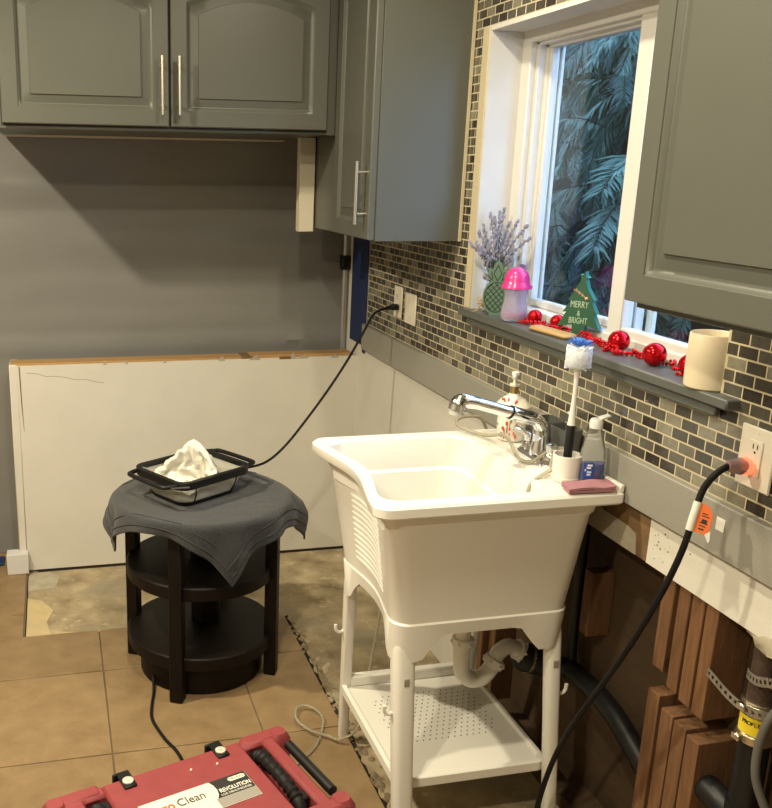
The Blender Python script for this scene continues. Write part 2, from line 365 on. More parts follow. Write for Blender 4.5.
# ---- mosaic tiles on the right wall
RZ0, PH, PW, G = 1.0235, 0.0252, 0.0504, 0.0034
b = MB(); sheet(b, -.0028, .002, [(.55, WY0, 1.02, CEIL), (WY1 + .003, 3.49, 1.02, CEIL), (WY0, WY1 + .003, 1.02, WZ0 - .002), (WY0, WY1, WZ1, CEIL)])
grt = b.build('tile_grout', TGROUT, wall_r)
def hidden(y0, y1, z0, z1):
    if z0 > 1.43 and (y0 > 2.655 or y1 < 1.34): return True        # behind the wall cabinets
    return False
cells = []
row = 0; z = RZ0
while z < 2.40:
    y = .60 + (PW / 2 if row % 2 else 0)
    while y < 3.49:
        a0, a1, c0, c1 = y + G / 2, min(y + PW, 3.488) - G / 2, z + G / 2, z + PH - G / 2
        parts = [(a0, a1)]
        if c1 > 1.204 and c0 < WZ1:
            lo, hi = WY0, WY1 + .045
            np_ = []
            for (p, q) in parts:
                if q <= lo or p >= hi: np_.append((p, q))
                else:
                    if p < lo: np_.append((p, lo - G / 2))
                    if q > hi: np_.append((hi + G / 2, q))
            parts = np_
        for (p, q) in parts:
            if q - p > .006 and not hidden(p, q, c0, c1): cells.append((p, q, c0, c1))
        y += PW
    z += PH; row += 1
rt = random.Random(21)
def shade(): return rt.choices(range(5), [.24, .27, .22, .17, .10])[0]
def tile_box(bm, p, q, c0, c1, mi):
    xf, xb, bv = -.0034, -.0027, .0005
    vs = [(xb, p, c0), (xb, q, c0), (xb, q, c1), (xb, p, c1), (xf, p + bv, c0 + bv), (xf, q - bv, c0 + bv), (xf, q - bv, c1 - bv), (xf, p + bv, c1 - bv)]
    bm.add(vs, [[4, 5, 6, 7], [0, 1, 5, 4], [1, 2, 6, 5], [2, 3, 7, 6], [3, 0, 4, 7]], mi)
cells = [(c, shade()) for c in cells]
cand = sorted([c for c in cells if c[0][0] > 1.20 and not (c[0][2] > 1.40 and c[0][1] < 1.5)], key=lambda c: c[0][0])
near = cand[:299]; nearset = set(id(c) for c in near)
share = {}
for c in near:
    (p, q, c0, c1), mi = c
    w, h = round(q - p, 4), round(c1 - c0, 4)
    key = (w, h, mi)
    if key not in share:
        t = MB(); tile_box(t, -w / 2, w / 2, -h / 2, h / 2, 0); share[key] = t.mesh('wall_tile', TILEM[mi])
    o = bpy.data.objects.new('wall_tile', share[key]); COL.objects.link(o); o.parent = wall_r; o.location = (0, (p + q) / 2, (c0 + c1) / 2)
b = MB()
for c in cells:
    if id(c) in nearset: continue
    tile_box(b, *c[0], c[1])
tag(b.build('wall_tiles', TILEM, wall_r), kind='stuff')
# ---- grey stone upstand along the wall
b = MB(); b.box((-.0205, .55, .917), (.002, 3.50, 1.0225), bev=.0025)
tag(b.build('stone_upstand', QUARTZ), 'long grey stone upstand strip below the mosaic wall tiles', 'backsplash')
b = MB(); b.box((-.0216, 1.378, .970), (-.0205, 1.401, .996), bev=.0004)
tag(b.build('paper_sticker', mat('white_sticker', (.72, .70, .64), .6)), 'small square white sticker on the grey stone upstand', 'sticker')

# ---- window
win = thing('window_1', 'white sliding window above the sink', None, (0, 2.0, 1.225)); win['kind'] = 'structure'
b = MB()
b.box((.003, WY0 - .010, WZ0 + .001), (.0985, WY0 + .002, WZ1 + .012)); b.box((-.004, WY1 - .002, WZ0 + .001), (.0985, WY1 + .010, WZ1 + .012)); b.box((-.004, WY0 + .002, WZ1 - .002), (.0985, WY1 - .002, WZ1 + .010))
b.build('reveal', REVEAL, win)
b = MB(); b.box((-.0075, WY1 + .0005, WZ0 + .021), (-.0025, WY1 + .043, WZ1 + .010), bev=.002); b.build('tile_edge_trim', TGROUT, win)
FX0, FX1 = .098, .175
b = MB()
fw = .05
b.box((FX0, WY0 - .003, 1.2255), (FX1, WY0 + fw, WZ1 + .005), bev=.003); b.box((FX0, WY1 - fw, 1.2255), (FX1, WY1 + .005, WZ1 + .005), bev=.003)
b.box((FX0 + .0005, WY0, WZ1 - .035), (FX1, WY1 - .01, WZ1 + .004), bev=.003); b.box((FX0 + .0005, WY0, 1.207), (FX1, WY1 - .01, 1.245), bev=.003)
for i, d in enumerate((.012, .024)):       # stepped tracks
    b.box((FX0 + .018 + .022 * i, WY1 - fw - d - .004, 1.24), (FX1, WY1 - fw - d + .012, WZ1 - .03), bev=.002)
    b.box((FX0 + .018 + .022 * i, WY0, WZ1 - .035 - .008 * (i + 1)), (FX1, WY1, WZ1 - .03), bev=.002)
b.build('window_frame', VINYL, win)
def sash(x0, x1, y0, y1, z0, z1, wl, wr, wb, wt, gx):
    s_ = MB(); s_.box((x0, y0, z0), (x1, y0 + wl, z1), bev=.003); s_.box((x0, y1 - wr, z0), (x1, y1, z1), bev=.003)
    s_.box((x0, y0 + wl, z0), (x1, y1 - wr, z0 + wb), bev=.003); s_.box((x0, y0 + wl, z1 - wt), (x1, y1 - wr, z1), bev=.003)
    o = s_.build('sash', VINYL, win)
    g = MB(); g.box((gx, y0 + wl - .004, z0 + wb - .004), (gx + .004, y1 - wr + .004, z1 - wt + .004)); g.build('pane', PANE, o)
sash(.142, .168, 1.955, WY1 - .060, 1.245, WZ1 - .040, .040, .030, .022, .010, .155)     # far fixed light
sash(.104, .136, WY0 + .02, 2.012, 1.235, WZ1 - .020, .040, .058, .030, .030, .122)      # near sliding sash
b = MB(); b.box((.172, WY1 - .094, 1.23), (.181, WY1 - .060, WZ1 - .02), bev=.002); b.box((.172, 1.93, 1.23), (.185, 1.955, WZ1 - .02), bev=.002); b.build('outer_screen_track', VINYL, win)
b = MB(); b.box((-.032, 1.408, 1.203), (.100, 2.585, 1.225), bev=.0035); sill = b.build('window_sill', SILLTOP, win)
b = MB(); b.box((-.018, 1.452, 1.180), (-.0045, 2.552, 1.203), bev=.003); b.build('sill_apron', SILLP, win)

# ---- low half wall across the back
PY = 3.603
wb_ = MB(); wb_.box((-1.400, PY, -.003), (.002, PY + .012, .868)); wb_.box((-1.400, PY + .100, -.003), (.002, PY + .112, .868)); wb_.box((-1.432, PY - .002, .03), (-1.400, PY + .114, .872), bev=.004)
wall_b = wb_.build('wall_back', DRYWALL); struct(wall_b)
b = MB(); b.box((-1.428, PY + .004, .866), (-.47, PY + .085, .876), bev=.002); b.box((-.462, PY + .006, .866), (-.02, PY + .085, .880), bev=.002); b.build('top_plate', WOODRAW, wall_b)
b = MB()
for k in range(7):
    y0 = 2 
for (x, w, h) in [(-1.07, .02, .006), (-.98, .012, .008), (-.60, .03, .010), (-.47, .05, .012), (-.30, .035, .014), (-.27, .06, .007), (-.12, .04, .006), (-.83, .02, .004)]:
    b.prism([(x, .862), (x + w * .4, .862 + h * 1.3), (x + w * .7, .872 + h), (x + w, .862)], 'y', PY - .0005, PY + .0115)
b.build('ragged_paper_edge', SKIM, wall_b)
b = MB(); b.box((-.34, PY - .0008, .862), (-.29, PY + .0, .873)); b.box((-.50, PY + .002, .864), (-.45, PY + .086, .8785), bev=.002); b.build('dark_wood_gap', PAPER, wall_b)
b = MB()
for k in range(14):
    x = -1.365 + .075 * k / 2
    if k < 8: b.tube([(x, PY - .0002, .838 - .006 * k + .004 * math.sin(k * 2.3)), (x + .0375, PY - .0002, .838 - .006 * (k + 1) + .004 * math.sin((k + 1) * 2.3))], .0007, 4)
b.tube([(-1.393, PY - .0003, .865), (-1.390, PY - .0003, .70), (-1.386, PY - .0003, .60)], [.0025, .002, .0008], 5)
b.build('paint_crack', PAPER, wall_b)
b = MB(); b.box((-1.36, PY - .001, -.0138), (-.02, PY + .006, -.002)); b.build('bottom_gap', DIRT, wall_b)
b = MB(); b.box((-1.482, PY - .040, 0.0005), (-1.396, PY + .02, .088), bev=.002); struct(b.build('baseboard_back', REVEAL))

# ================================================================== PLASTIC SHEET and what holds it
SY = 3.80
def sheet_mesh():
    vs = []; fs = []; nx, nz = 90, 70; x0, x1, z0, z1 = -2.7, .098, .002, 2.44
    for k in range(nz + 1):
        for i in range(nx + 1):
            x = x0 + (x1 - x0) * i / nx; z = z0 + (z1 - z0) * k / nz
            y = SY + .010 * noise.noise(Vector((x * 1.3, 3.1, z * 2.2))) + .004 * noise.noise(Vector((x * 5, 8, z * 9)))
            for zc, sl, w, d in ((1.545, -.01, .016, .012), (1.41, .02, .014, .007), (1.335, -.012, .018, .014), (1.28, .015, .016, .008), (1.0, 0, .014, .010), (.91, 0, .016, .012), (1.49, -.09, .012, .007)):
                y -= d * math.exp(-((z - zc - sl * (x + .8)) / w) ** 2)
            vs.append((x, y, z))
    for k in range(nz):
        for i in range(nx): a = k * (nx + 1) + i; fs.append([a, a + 1, a + nx + 2, a + nx + 1])
    return vs, fs
b = MB(); vs, fs = sheet_mesh(); b.add(vs, fs, 0, True); b.build_o = b.build('plastic_sheet', PLASTIC)
tag(b.build_o, 'large grey plastic dust sheet hanging behind the half wall', 'plastic sheet')
pole = thing('support_pole', 'thin grey metal pole holding the plastic sheet by the mosaic corner', 'pole', (-.018, 3.755, 0))
b = MB(); b.tube([(-.018, 3.755, 0.001), (-.018, 3.755, 2.459)], .0115, 12); b.build('tube', ALU, pole)
b = MB(); b.box((-.037, 3.736, 1.215), (.001, 3.774, 1.275), bev=.003); b.build('clamp', BLACKPL, pole)
b = MB(); b.box((-.004, 3.505, .925), (-.0005, 3.70, 1.44), bev=.0004); b.box((-.0038, 3.505, .895), (-.0008, 3.535, .9255))
tag(b.build('blue_tape_strip', BLUETAPE), 'dark blue tape strip down the wall corner beside the mosaic', 'tape')
b = MB(); b.box((-1.72, 3.66, .0006), (-1.50, 3.74, .012), bev=.003); b.box((-1.72, 3.64, .010), (-1.52, 3.70, .035), bev=.006)
tag(b.build('blue_tape_fold', BLUETAPE), 'folded blue tape on the floor left of the half wall', 'tape')

# ================================================================== WALL CABINETS
def door_rings(w, h, t, arch, st=.062, d_list=None):
    """front view rings of a raised panel door in local (u 0..w, v 0..h, n 0..t)"""
    n = 14
    def outline(x0, x1, y0, y1, rise):
        P = []
        for i in range(n): P.append((x0 + (x1 - x0) * i / n, y0))
        for i in range(n): P.append((x1, y0 + (y1 - y0) * i / n))
        for i in range(n):
            s_ = 1 - i / n; x = x0 + (x1 - x0) * s_; P.append((x, y1 + rise * (1 - (2 * s_ - 1) ** 2)))
        for i in range(n): P.append((x0, y1 + (y0 - y1) * i / n))
        return P
    rise = arch; top = h - st - arch
    O = lambda d: outline(st + d, w - st - d, st + d, top - d * .9, rise * (1 - d * 1.2) if rise else 0)
    R = lambda d: outline(d, w - d, d, h - d, 0)
    fr = [(R(0), 0), (R(0), t - .003), (R(.003), t), (O(0), t), (O(.001), t - .002), (O(.006), t - .004), (O(.011), t - .0095), (O(.014), t - .010)]
    pn = [(O(.012), t - .012), (O(.0138), t - .0098), (O(.038), t - .0055), (O(.0395), t - .0005)]
    return fr, pn
def add_door(cab, origin, ex, ez, w, h, arch, t=.020, st=.062):
    M = frame(origin, ex, ez)
    fr, pn = door_rings(w, h, t, arch, st)
    b = MB(); b.rings([[M @ Vector((u, v, d)) for u, v in P] for P, d in fr], True, True, False, 0, False); d = b.build('door', CABINET, cab)
    b = MB(); b.rings([[M @ Vector((u, v, dd)) for u, v in P] for P, dd in pn], True, False, True, 0, False); b.build('panel', CABINET, d)
    return d, M
def add_handle(door, M, u, v0, v1, t=.020):
    b = MB(); b.tube([M @ Vector((u, v0, t + .032)), M @ Vector((u, v1, t + .032))], .0058, 12)
    g = (v1 - v0) * .17
    for v in (v0 + g, v1 - g): b.tube([M @ Vector((u, v, t - .001)), M @ Vector((u, v, t + .032))], .0045, 10)
    b.build('handle', STEEL, door)
# back cabinet above the missing fridge
BCY = 3.07; BX0, BX1, BZ0, BZ1 = -1.412, -.325, 1.742, 2.27
cab = thing('wall_cabinet', 'two-door grey-green wall cabinet with arched panels above the plastic sheet', 'cabinet', (-.87, 3.3, BZ0))
b = MB(); b.box((BX0, BCY, BZ0), (BX1, SY - .03, BZ1), bev=.001); b.box((BX1, BCY + .0005, BZ0), (-.292, BCY + .019, BZ1)); b.build('body', CABINET, cab)
b = MB(); b.box((BX0 + .01, SY - .11, BZ0 - .006), (BX1 + .01, SY - .035, BZ0)); b.build('light_rail', CREAM, cab)
b = MB(); b.box((-1.386, BCY - .0015, BZ0 + .008), (BX1 - .004, BCY, BZ1 - .01)); b.build('door_gap', CABEDGE, cab)
split = -.857
d, M = add_door(cab, (-1.381, BCY - .0015, BZ0 + .014), (1, 0, 0), (0, 0, 1), split - .004 + 1.381, .470, .045, st=.050)
add_handle(d, M, split - .004 + 1.381 - .024, .035, .212)
d, M = add_door(cab, (split + .003, BCY - .0015, BZ0 + .014), (1, 0, 0), (0, 0, 1), BX1 - split - .010, .470, .045, st=.050)
add_handle(d, M, .024, .035, .212)
# corner cabinet on the right wall, its end panel to the camera
cab = thing('corner_cabinet', 'narrow grey-green corner wall cabinet left of the window, plain end panel', 'cabinet', (-.15, 2.9, 1.42))
CFX = -.287
b = MB(); b.box((CFX, 2.658, 1.420), (-.0055, 3.395, 2.30), bev=.001); b.build('body', CABINET, cab)
b = MB(); b.box((CFX - .0015, 2.672, 1.428), (CFX, 3.02, 2.29)); b.build('door_gap', CABEDGE, cab)
d, M = add_door(cab, (CFX - .0015, 3.032, 1.424), (0, -1, 0), (0, 0, 1), 3.032 - 2.664, .86, .035, st=.050)
add_handle(d, M, 3.032 - 2.664 - .030, .045, .232)
b = MB(); b.box((-.014, 2.652, 1.42), (-.0055, 2.658, 2.40)); b.build('caulk_line', TGROUT, cab)
# cream filler post
b = MB(); b.box((-.349, 3.315, 1.405), (-.292, 3.36, 1.7415), bev=.002)
tag(b.build('filler_post', CREAM), 'short cream painted wooden post hanging below the arched cabinet', 'post')
# right cabinet beside the window
cab = thing('side_cabinet', 'large grey-green wall cabinet at the right of the window', 'cabinet', (-.15, 1.0, 1.44))
b = MB(); b.box((-.287, .50, 1.412), (-.0055, 1.352, 2.30), bev=.001); b.build('body', CABINET, cab)
b = MB(); b.box((-.2885, .52, 1.42), (-.287, 1.34, 2.29)); b.build('door_gap', CABEDGE, cab)
d, M = add_door(cab, (-.2885, 1.360, 1.424), (0, -1, 0), (0, 0, 1), .405, .86, .0, st=.046)
add_handle(d, M, .405 - .026, .030, .217)
d, M = add_door(cab, (-.2885, .952, 1.424), (0, -1, 0), (0, 0, 1), .405, .86, .0, st=.046)
add_handle(d, M, .032, .045, .232)

# ================================================================== LAUNDRY SINK
RIMZ = .945
sink = thing('laundry_sink', 'white plastic freestanding laundry sink with curved front rim and legs', 'sink', (-.31, 1.95, -.0138))
def rr(cx, cy, hx, hy, r, z, bow=0.0, nc=6, ns=14, zf=None, r2=None):
    P = []; q = r; r2 = r if r2 is None else r2      # r2: radius of the two corners on the +x side
    cs = [(cx + hx - r2, cy + hy - r2, 0), (cx - hx + q, cy + hy - q, PI / 2), (cx - hx + q, cy - hy + q, PI), (cx + hx - r2, cy - hy + r2, 1.5 * PI)]
    rl = [r2, q, q, r2]
    for k, (ax, ay, a0) in enumerate(cs):
        r = rl[k]; rn_ = rl[(k + 1) % 4]
        arc = [(ax + r * math.cos(a0 + PI / 2 * i / nc), ay + r * math.sin(a0 + PI / 2 * i / nc)) for i in range(nc + 1)]
        P += arc
        bx, by, b0 = cs[(k + 1) % 4]; e = (bx + rn_ * math.cos(b0), by + rn_ * math.sin(b0)); s_ = arc[-1]
        P += [(s_[0] + (e[0] - s_[0]) * i / ns, s_[1] + (e[1] - s_[1]) * i / ns) for i in range(1, ns)]
    out = []
    for (x, y) in P:
        if bow and x < cx - hx * .6:
            t = min(1, abs(y - cy) / (hy * .97)); x += bow * (.5 + .5 * math.cos(PI * t)) * min(1, (cx - hx * .6 - x) / (hx * .3))
        out.append(Vector((x, y, zf(x, y) if zf else z)))
    return out
SCY = 1.945
def skirt(x, y):
    tx = abs(x + .31) / .21; ty = abs(y - SCY) / .20
    m = min(max(tx, 0), max(ty, 0)); k = min(1, max(0, (.74 - m) / .30)); k = k * k * (3 - 2 * k)
    return .533 + .065 * k
XR = -.0225
rim_c = (-.607 + XR) / 2; rim_hx = (XR + .607) / 2
ring = [rr(-.306, SCY, .217, .200, .045, 0, .02, zf=skirt), rr(-.306, SCY, .224, .206, .045, .630, .022), rr(-.306, SCY, .221, .203, .045, .634, .022),
        rr(-.314, SCY, .250, .234, .045, .880, .030), rr(-.314, SCY, .256, .240, .045, .888, .032), rr(-.314, SCY, .260, .244, .045, .915, .034), rr(rim_c, SCY, rim_hx - .004, .262, .040, .915, .036, r2=.010), rr(rim_c, SCY, rim_hx, .266, .040, .920, .037, r2=.010),
        rr(rim_c, SCY, rim_hx, .266, .040, .939, .037, r2=.010), rr(rim_c, SCY, rim_hx - .006, .260, .036, RIMZ, .037, r2=.010),
        rr(-.382, SCY, .196, .226, .045, RIMZ, .037), rr(-.382, SCY, .190, .220, .045, .938, .036), rr(-.381, SCY, .184, .214, .045, .862, .034), rr(-.381, SCY, .174, .204, .05, .856, .032),
        rr(-.37, SCY, .140, .165, .06, .615, .02), rr(-.37, SCY, .120, .145, .06, .604, .015), rr(-.37, SCY, .03, .03, .025, .600, 0)]
b = MB(); b.rings(ring, True, False, True, 0, True); tub = b.build('tub', WHITEPL, sink)
b = MB(); b.lathe([(.001, .6035), (.022, .6035), (.030, .6025), (.032, .601)], (-.37, SCY, 0), 20); b.build('drain_ring', CHROME, tub)
b = MB(); b.box((XR - .014, SCY - .262, RIMZ - .004), (XR - .001, SCY + .262, RIMZ + .016), bev=.003); b.build('back_ledge', WHITEPL, sink)
b = MB(); b.rings([rr(-.108, 1.905, .056, .11, .03, RIMZ - .002), rr(-.108, 1.905, .054, .108, .03, RIMZ + .005), rr(-.108, 1.905, .050, .104, .03, RIMZ + .0065)], True, False, True); b.build('faucet_deck', WHITEPL, sink)
# washboard ribs moulded into the user's side
for k in range(12):
    z = .845 - .0155 * k; f_ = (z - .634) / .246; hx = .221 + .029 * f_; cxx = -.306 - .008 * f_; xw = cxx - hx
    bw = .022 + .008 * f_
    pts = []
    for i in range(9):
        y = SCY + .02 - .105 + .21 * i / 8 - .03; t = min(1, abs(y - SCY) / .22); pts.append((xw + bw * (.5 + .5 * math.cos(PI * t)) - .0015, y, z))
    s_ = MB(); s_.tube(pts, [.001] + [.0042] * 7 + [.001], 6); s_.build('washboard_rib', WHITEPL, tub)
# legs: moulded half-round posts with a hook each
def leg(xt, yt, xb, yb, sx, sy, k=1.0):
    R = []
    for t in [0, .02, .97, 1]:
        z = .575 + (-.0138 - .575) * t; x = xt + (xb - xt) * t; y = yt + (yb - yt) * t; r = (.029 - .005 * t - (.002 if t in (0, 1) else 0)) * k
        R.append([(x + r * .95 * math.copysign(abs(math.cos(a)) ** .7, math.cos(a)), y + r * .95 * math.copysign(abs(math.sin(a)) ** .7, math.sin(a)), z) for a in [2 * PI * i / 20 for i in range(20)]])
    s_ = MB(); s_.rings(R); o = s_.build('leg', WHITEPL, sink)
    z = .40; t = (.575 - z) / .589; x = xt + (xb - xt) * t; y = yt + (yb - yt) * t
    h = MB(); a = Vector((x + sx * .022 * k, y, z))
    h.tube(smooth_path([a, a + Vector((sx * .012, 0, -.004)), a + Vector((sx * .022, 0, .004)), a + Vector((sx * .024, 0, .020))], 4), .0045, 8)
    h.build('hook', WHITEPL, o)
    h = MB(); t2 = (.575 - .486) / .589; xx = xt + (xb - xt) * t2; yy = yt + (yb - yt) * t2; h.box((xx - .006, yy + sy * .0268 * k - .002, .477), (xx + .006, yy + sy * .0268 * k + .001, .495)); h.build('slot', mat('shaded_recess', (.30, .28, .24), .7) if sy < 0 else WHITEPL, o)  # near legs: shading of the slot painted in as grey
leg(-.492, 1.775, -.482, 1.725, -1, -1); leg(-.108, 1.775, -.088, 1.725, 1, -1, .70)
leg(-.505, 2.118, -.462, 2.250, -1, 1, .62); leg(-.112, 2.118, -.096, 2.250, 1, 1, .62)
# shelf with drainage holes
def sring(d, z): return rr(-.290, 1.988, .203 - d, .228 - d, .03, z)
b = MB(); b.rings([sring(.008, .178), sring(.0, .183), sring(0, .206), sring(.004, .209), sring(.012, .209), sring(.016, .2005)], True, True, True, 0, False); shelf = b.build('shelf', WHITEPL, sink)
b = MB(); b.box((-.468, 2.186, .20), (-.115, 2.212, .232), bev=.004); b.build('shelf_lip', WHITEPL, sink)
b = MB()
for i in range(17):
    for j in range(13):
        x = -.290 + (i - 8) * .0175 + (.00875 if j % 2 else 0); y = 2.015 + (j - 6) * .0175
        if ((x + .290) / .155) ** 2 + ((y - 2.015) / .125) ** 4 < 1: b.lathe([(.0022, .2006), (.0021, .2011)], (x, y, 0), 6, smooth=False)
tag(b.build('shelf_holes', SLOT, shelf), kind='stuff')
# white drain trap
trap = thing('drain_trap', 'white plastic drain trap curving under the laundry sink', 'pipe', (-.31, SCY, .35))
tz = .575
p0 = Vector((-.248, 1.955, .598)); 
b = MB(); b.tube([p0, Vector((-.248, 1.955, .44))], .0195, 16); b.build('tailpiece', PVC, trap)
b = MB(); b.tube(smooth_path([(-.248, 1.955, .455), (-.248, 1.955, .39), (-.241, 1.955, .356), (-.215, 1.955, .334), (-.184, 1.957, .336), (-.160, 1.962, .355), (-.146, 1.965, .377)], 6), .0215, 16); b.build('u_bend', PVC, trap)
b = MB(); b.tube(smooth_path([(-.151, 1.965, .370), (-.139, 1.967, .394), (-.115, 1.970, .410), (-.090, 1.972, .405), (-.062, 1.975, .385)], 6), .0205, 16); b.build('trap_arm', PVC, trap)
for c, t in (((-.248, 1.955, .45), (0, 0, 1)), ((-.149, 1.965, .372), (.5, 0, .8)), ((-.070, 1.975, .392), (.8, 0, -.5))):
    t = Vector(t).normalized(); c = Vector(c); b = MB(); b.tube([c - t * .012, c - t * .010, c + t * .010, c + t * .012], [.024, .0285, .0285, .024], 12)
    for k in range(6):
        a = 2 * PI * k / 6; u = t.orthogonal().normalized(); v = t.cross(u); q = c + (u * math.cos(a) + v * math.sin(a)) * .0285
        b.sphere(q, .005, 6, 4)
    b.build('slip_nut', PVC, trap)
# black drain in the wall
dr = thing('drain_pipe', 'black plastic drain pipe running from the trap into the wall cavity', 'pipe', (.03, 1.95, .3))
b = MB(); b.tube(smooth_path([(-.062, 1.975, .372), (-.03, 1.968, .362), (.02, 1.955, .352), (.05, 1.93, .352), (.058, 1.88, .352), (.058, 1.80, .350), (.058, 1.73, .338), (.058, 1.66, .312), (.058, 1.57, .27)], 6), .026, 16); b.build('run', ABS, dr)
b = MB(); b.tube([(-.074, 1.975, .378), (-.060, 1.974, .374), (.012, 1.958, .354)], [.034, .040, .040], 20); b.build('rubber_sleeve', BLACKPL, dr)
b = MB(); b.tube([(-.048, 1.972, .3705), (-.041, 1.971, .3685)], .0412, 24); b.build('clamp_band', STEEL, dr)
b = MB(); b.tube(smooth_path([(.06, 1.93, .35), (.062, 1.94, .42), (.062, 1.94, .56), (.062, 1.94, .79)], 5), .013, 14); b.build('riser', ABS, dr)
# thin copper supply lines left of the cavity
b = MB(); b.tube([(.045, 2.03, .03), (.045, 2.03, .80)], .008, 10)
tag(b.build('supply_pipe', mat('tarnished_copper', (.10, .055, .03), .45, .8)), 'thin dark supply pipe rising in the wall cavity behind the sink', 'pipe')

# vent stack at the right with band coupling
st = thing('vent_stack', 'vertical drain stack with banded coupling in the opened wall at right', 'pipe', (.05, 1.29, .0))
PX, PYY = .045, 1.290
b = MB(); b.tube([(PX, PYY, .640), (PX, PYY, .815)], .027, 18); b.build('iron_pipe', mat('rusty_iron', (.075, .040, .025), .8, col2=(.03, .018, .012), vscale=40, bump=.4, bscale=90), st)
b = MB(); b.tube([(PX, PYY, .572), (PX, PYY, .578), (PX, PYY, .655), (PX, PYY, .66)], [.032, .034, .034, .032], 24); cp = b.build('steel_coupling', STEEL, st)
for z in (.583, .648):
    b = MB(); b.tube([(PX, PYY, z - .006), (PX, PYY, z + .006)], .0362, 24); b.box((PX - .047, PYY - .008, z - .007), (PX - .033, PYY + .012, z + .007), bev=.002); b.build('clamp_band', STEEL, cp)
b = MB()
arc = [PI + .95 - 1.5 * i / 16 + .2 for i in range(17)]
b.rings([[(PX + .0352 * math.cos(a), PYY + .0352 * math.sin(a), z) for a in arc] for z in (.595, .632)], False, False, False); b.build('yellow_label', mat('yellow_label', (.75, .58, .03), .5), cp)
for i, (ch) in enumerate('PROFLEX'):
    a = PI + .05 + .165 * i
    M = frame((PX + .0360 * math.cos(a), PYY + .0360 * math.sin(a), .620), (-math.sin(a), math.cos(a), 0), (0, 0, 1)); 
    text('label_letter', ch, .011, M, SLOT, cp)
b = MB(); b.tube([(PX, PYY, .16), (PX, PYY, .575)], .0290, 20); b.build('plastic_pipe', ABS, st)
b = MB(); b.tube([(PX, PYY, .34), (PX, PYY, .43)], .0335, 20); b.tube(smooth_path([(PX, PYY, .375), (PX - .01, PYY + .035, .395), (PX - .012, PYY + .07, .40), (PX - .012, PYY + .085, .40)], 5), [.029] * 16, 16); b.build('tee_fitting', ABS, st)
b = MB(); b.tube([(PX, PYY, -.0138), (PX, PYY, .16)], .0290, 20); b.build('lower_pipe', ABS, st)
def strap(name, label, pts, w=.019):
    s_ = MB(); P = smooth_path(pts, 5)
    L = len(P)
    for i in range(L - 1):
        a, c = P[i], P[i + 1]; t = (c - a).normalized(); up = Vector((0, 0, 1)); up = (up - t * up.dot(t)).normalized(); n = t.cross(up)
        hole = (i % 2 == 1)
        segs = [(-w / 2, -w * .2), (w * .2, w / 2)] if hole else [(-w / 2, w / 2)]
        for (u0, u1) in segs:
            vs = [a + up * u0, a + up * u1, c + up * u1, c + up * u0]; vs = [v - n * .0006 for v in vs] + [v + n * .0006 for v in vs]
            s_.add(vs, [[0, 1, 2, 3], [7, 6, 5, 4], [0, 4, 5, 1], [1, 5, 6, 2], [2, 6, 7, 3], [3, 7, 4, 0]])
    return tag(s_.build(name, mat('galvanised_steel', (.42, .40, .36), .4, .8)), label, 'strap')
strap('pipe_strap', 'perforated metal strap from the wooden stud to the drain stack', [(.010, 1.398, .660), (.008, 1.370, .655), (.006, 1.335, .648), (.006, 1.300, .645), (.010, 1.265, .648), (.03, 1.245, .65), (.06, 1.235, .65)])
strap('pipe_strap', 'perforated metal strap hung across the top of the drain stack', [(.016, 1.305, .712), (.010, 1.29, .712), (.009, 1.270, .714), (.014, 1.25, .722), (.03, 1.235, .72), (.06, 1.232, .72)])
b = MB(); b.tube(smooth_path([(.0, 1.205, .70), (-.01, 1.215, .66), (-.012, 1.222, .60), (-.008, 1.218, .54), (.01, 1.20, .48)], 6), .008, 10)
tag(b.build('grey_hose', mat('grey_hose', (.12, .115, .105), .5)), 'short grey hose beside the drain stack at the right edge', 'hose')

# ================================================================== FAUCET AND THINGS ON THE SINK DECK
DZ = RIMZ
fau = thing('faucet', 'chrome pull-out faucet with two handles on the sink deck', 'faucet', (-.112, 1.905, DZ + .0065))
FY = 1.905; FZ = DZ + .0065
b = MB(); b.rings([rr(-.112, FY, .026, .078, .025, FZ), rr(-.112, FY, .026, .078, .025, FZ + .012), rr(-.112, FY, .020, .070, .019, FZ + .020)], True, True, True); b.build('base_plate', CHROME, fau)
b = MB(); b.lathe([(.024, FZ + .015), (.023, FZ + .035), (.020, FZ + .042), (.019, FZ + .062), (.020, FZ + .072), (.017, FZ + .080)], (-.112, FY, 0), 20); b.build('body', CHROME, fau)
for s_ in (-1, 1):
    y = FY + s_ * .052
    b = MB(); b.lathe([(.017, FZ + .016), (.016, FZ + .030), (.011, FZ + .036), (.013, FZ + .050), (.014, FZ + .056), (.006, FZ + .060)], (-.112, y, 0), 16)
    b.tube([(-.112, y, FZ + .050), (-.112 - .010, y + s_ * .018, FZ + .056), (-.112 - .018, y + s_ * .040, FZ + .060)], [.007, .0055, .0065], 10); b.build('handle', CHROME, fau)
sp = smooth_path([(-.112, FY, FZ + .070), (-.115, FY, FZ + .088), (-.130, FY + .002, FZ + .104), (-.160, FY + .004, FZ + .113), (-.195, FY + .006, FZ + .124)], 6)
b = MB(); b.tube(sp, [.0170] * (len(sp) - 1) + [.0155], 18); b.build('spout', CHROME, fau)
b = MB(); b.tube([(-.193, FY + .006, FZ + .1235), (-.197, FY + .006, FZ + .125)], .0168, 18); b.build('seam_ring', BLACKPL, fau)
b = MB(); sp = smooth_path([(-.196, FY + .006, FZ + .1245), (-.24, FY + .008, FZ + .137), (-.285, FY + .010, FZ + .150), (-.312, FY + .011, FZ + .155), (-.325, FY + .012, FZ + .150), (-.330, FY + .012, FZ + .134)], 6)
b.tube(sp, [.0145 + .0075 * min(1, max(0, i / len(sp) - .35) / .45) for i in range(len(sp))], 18); hd = b.build('spray_head', CHROME, fau)
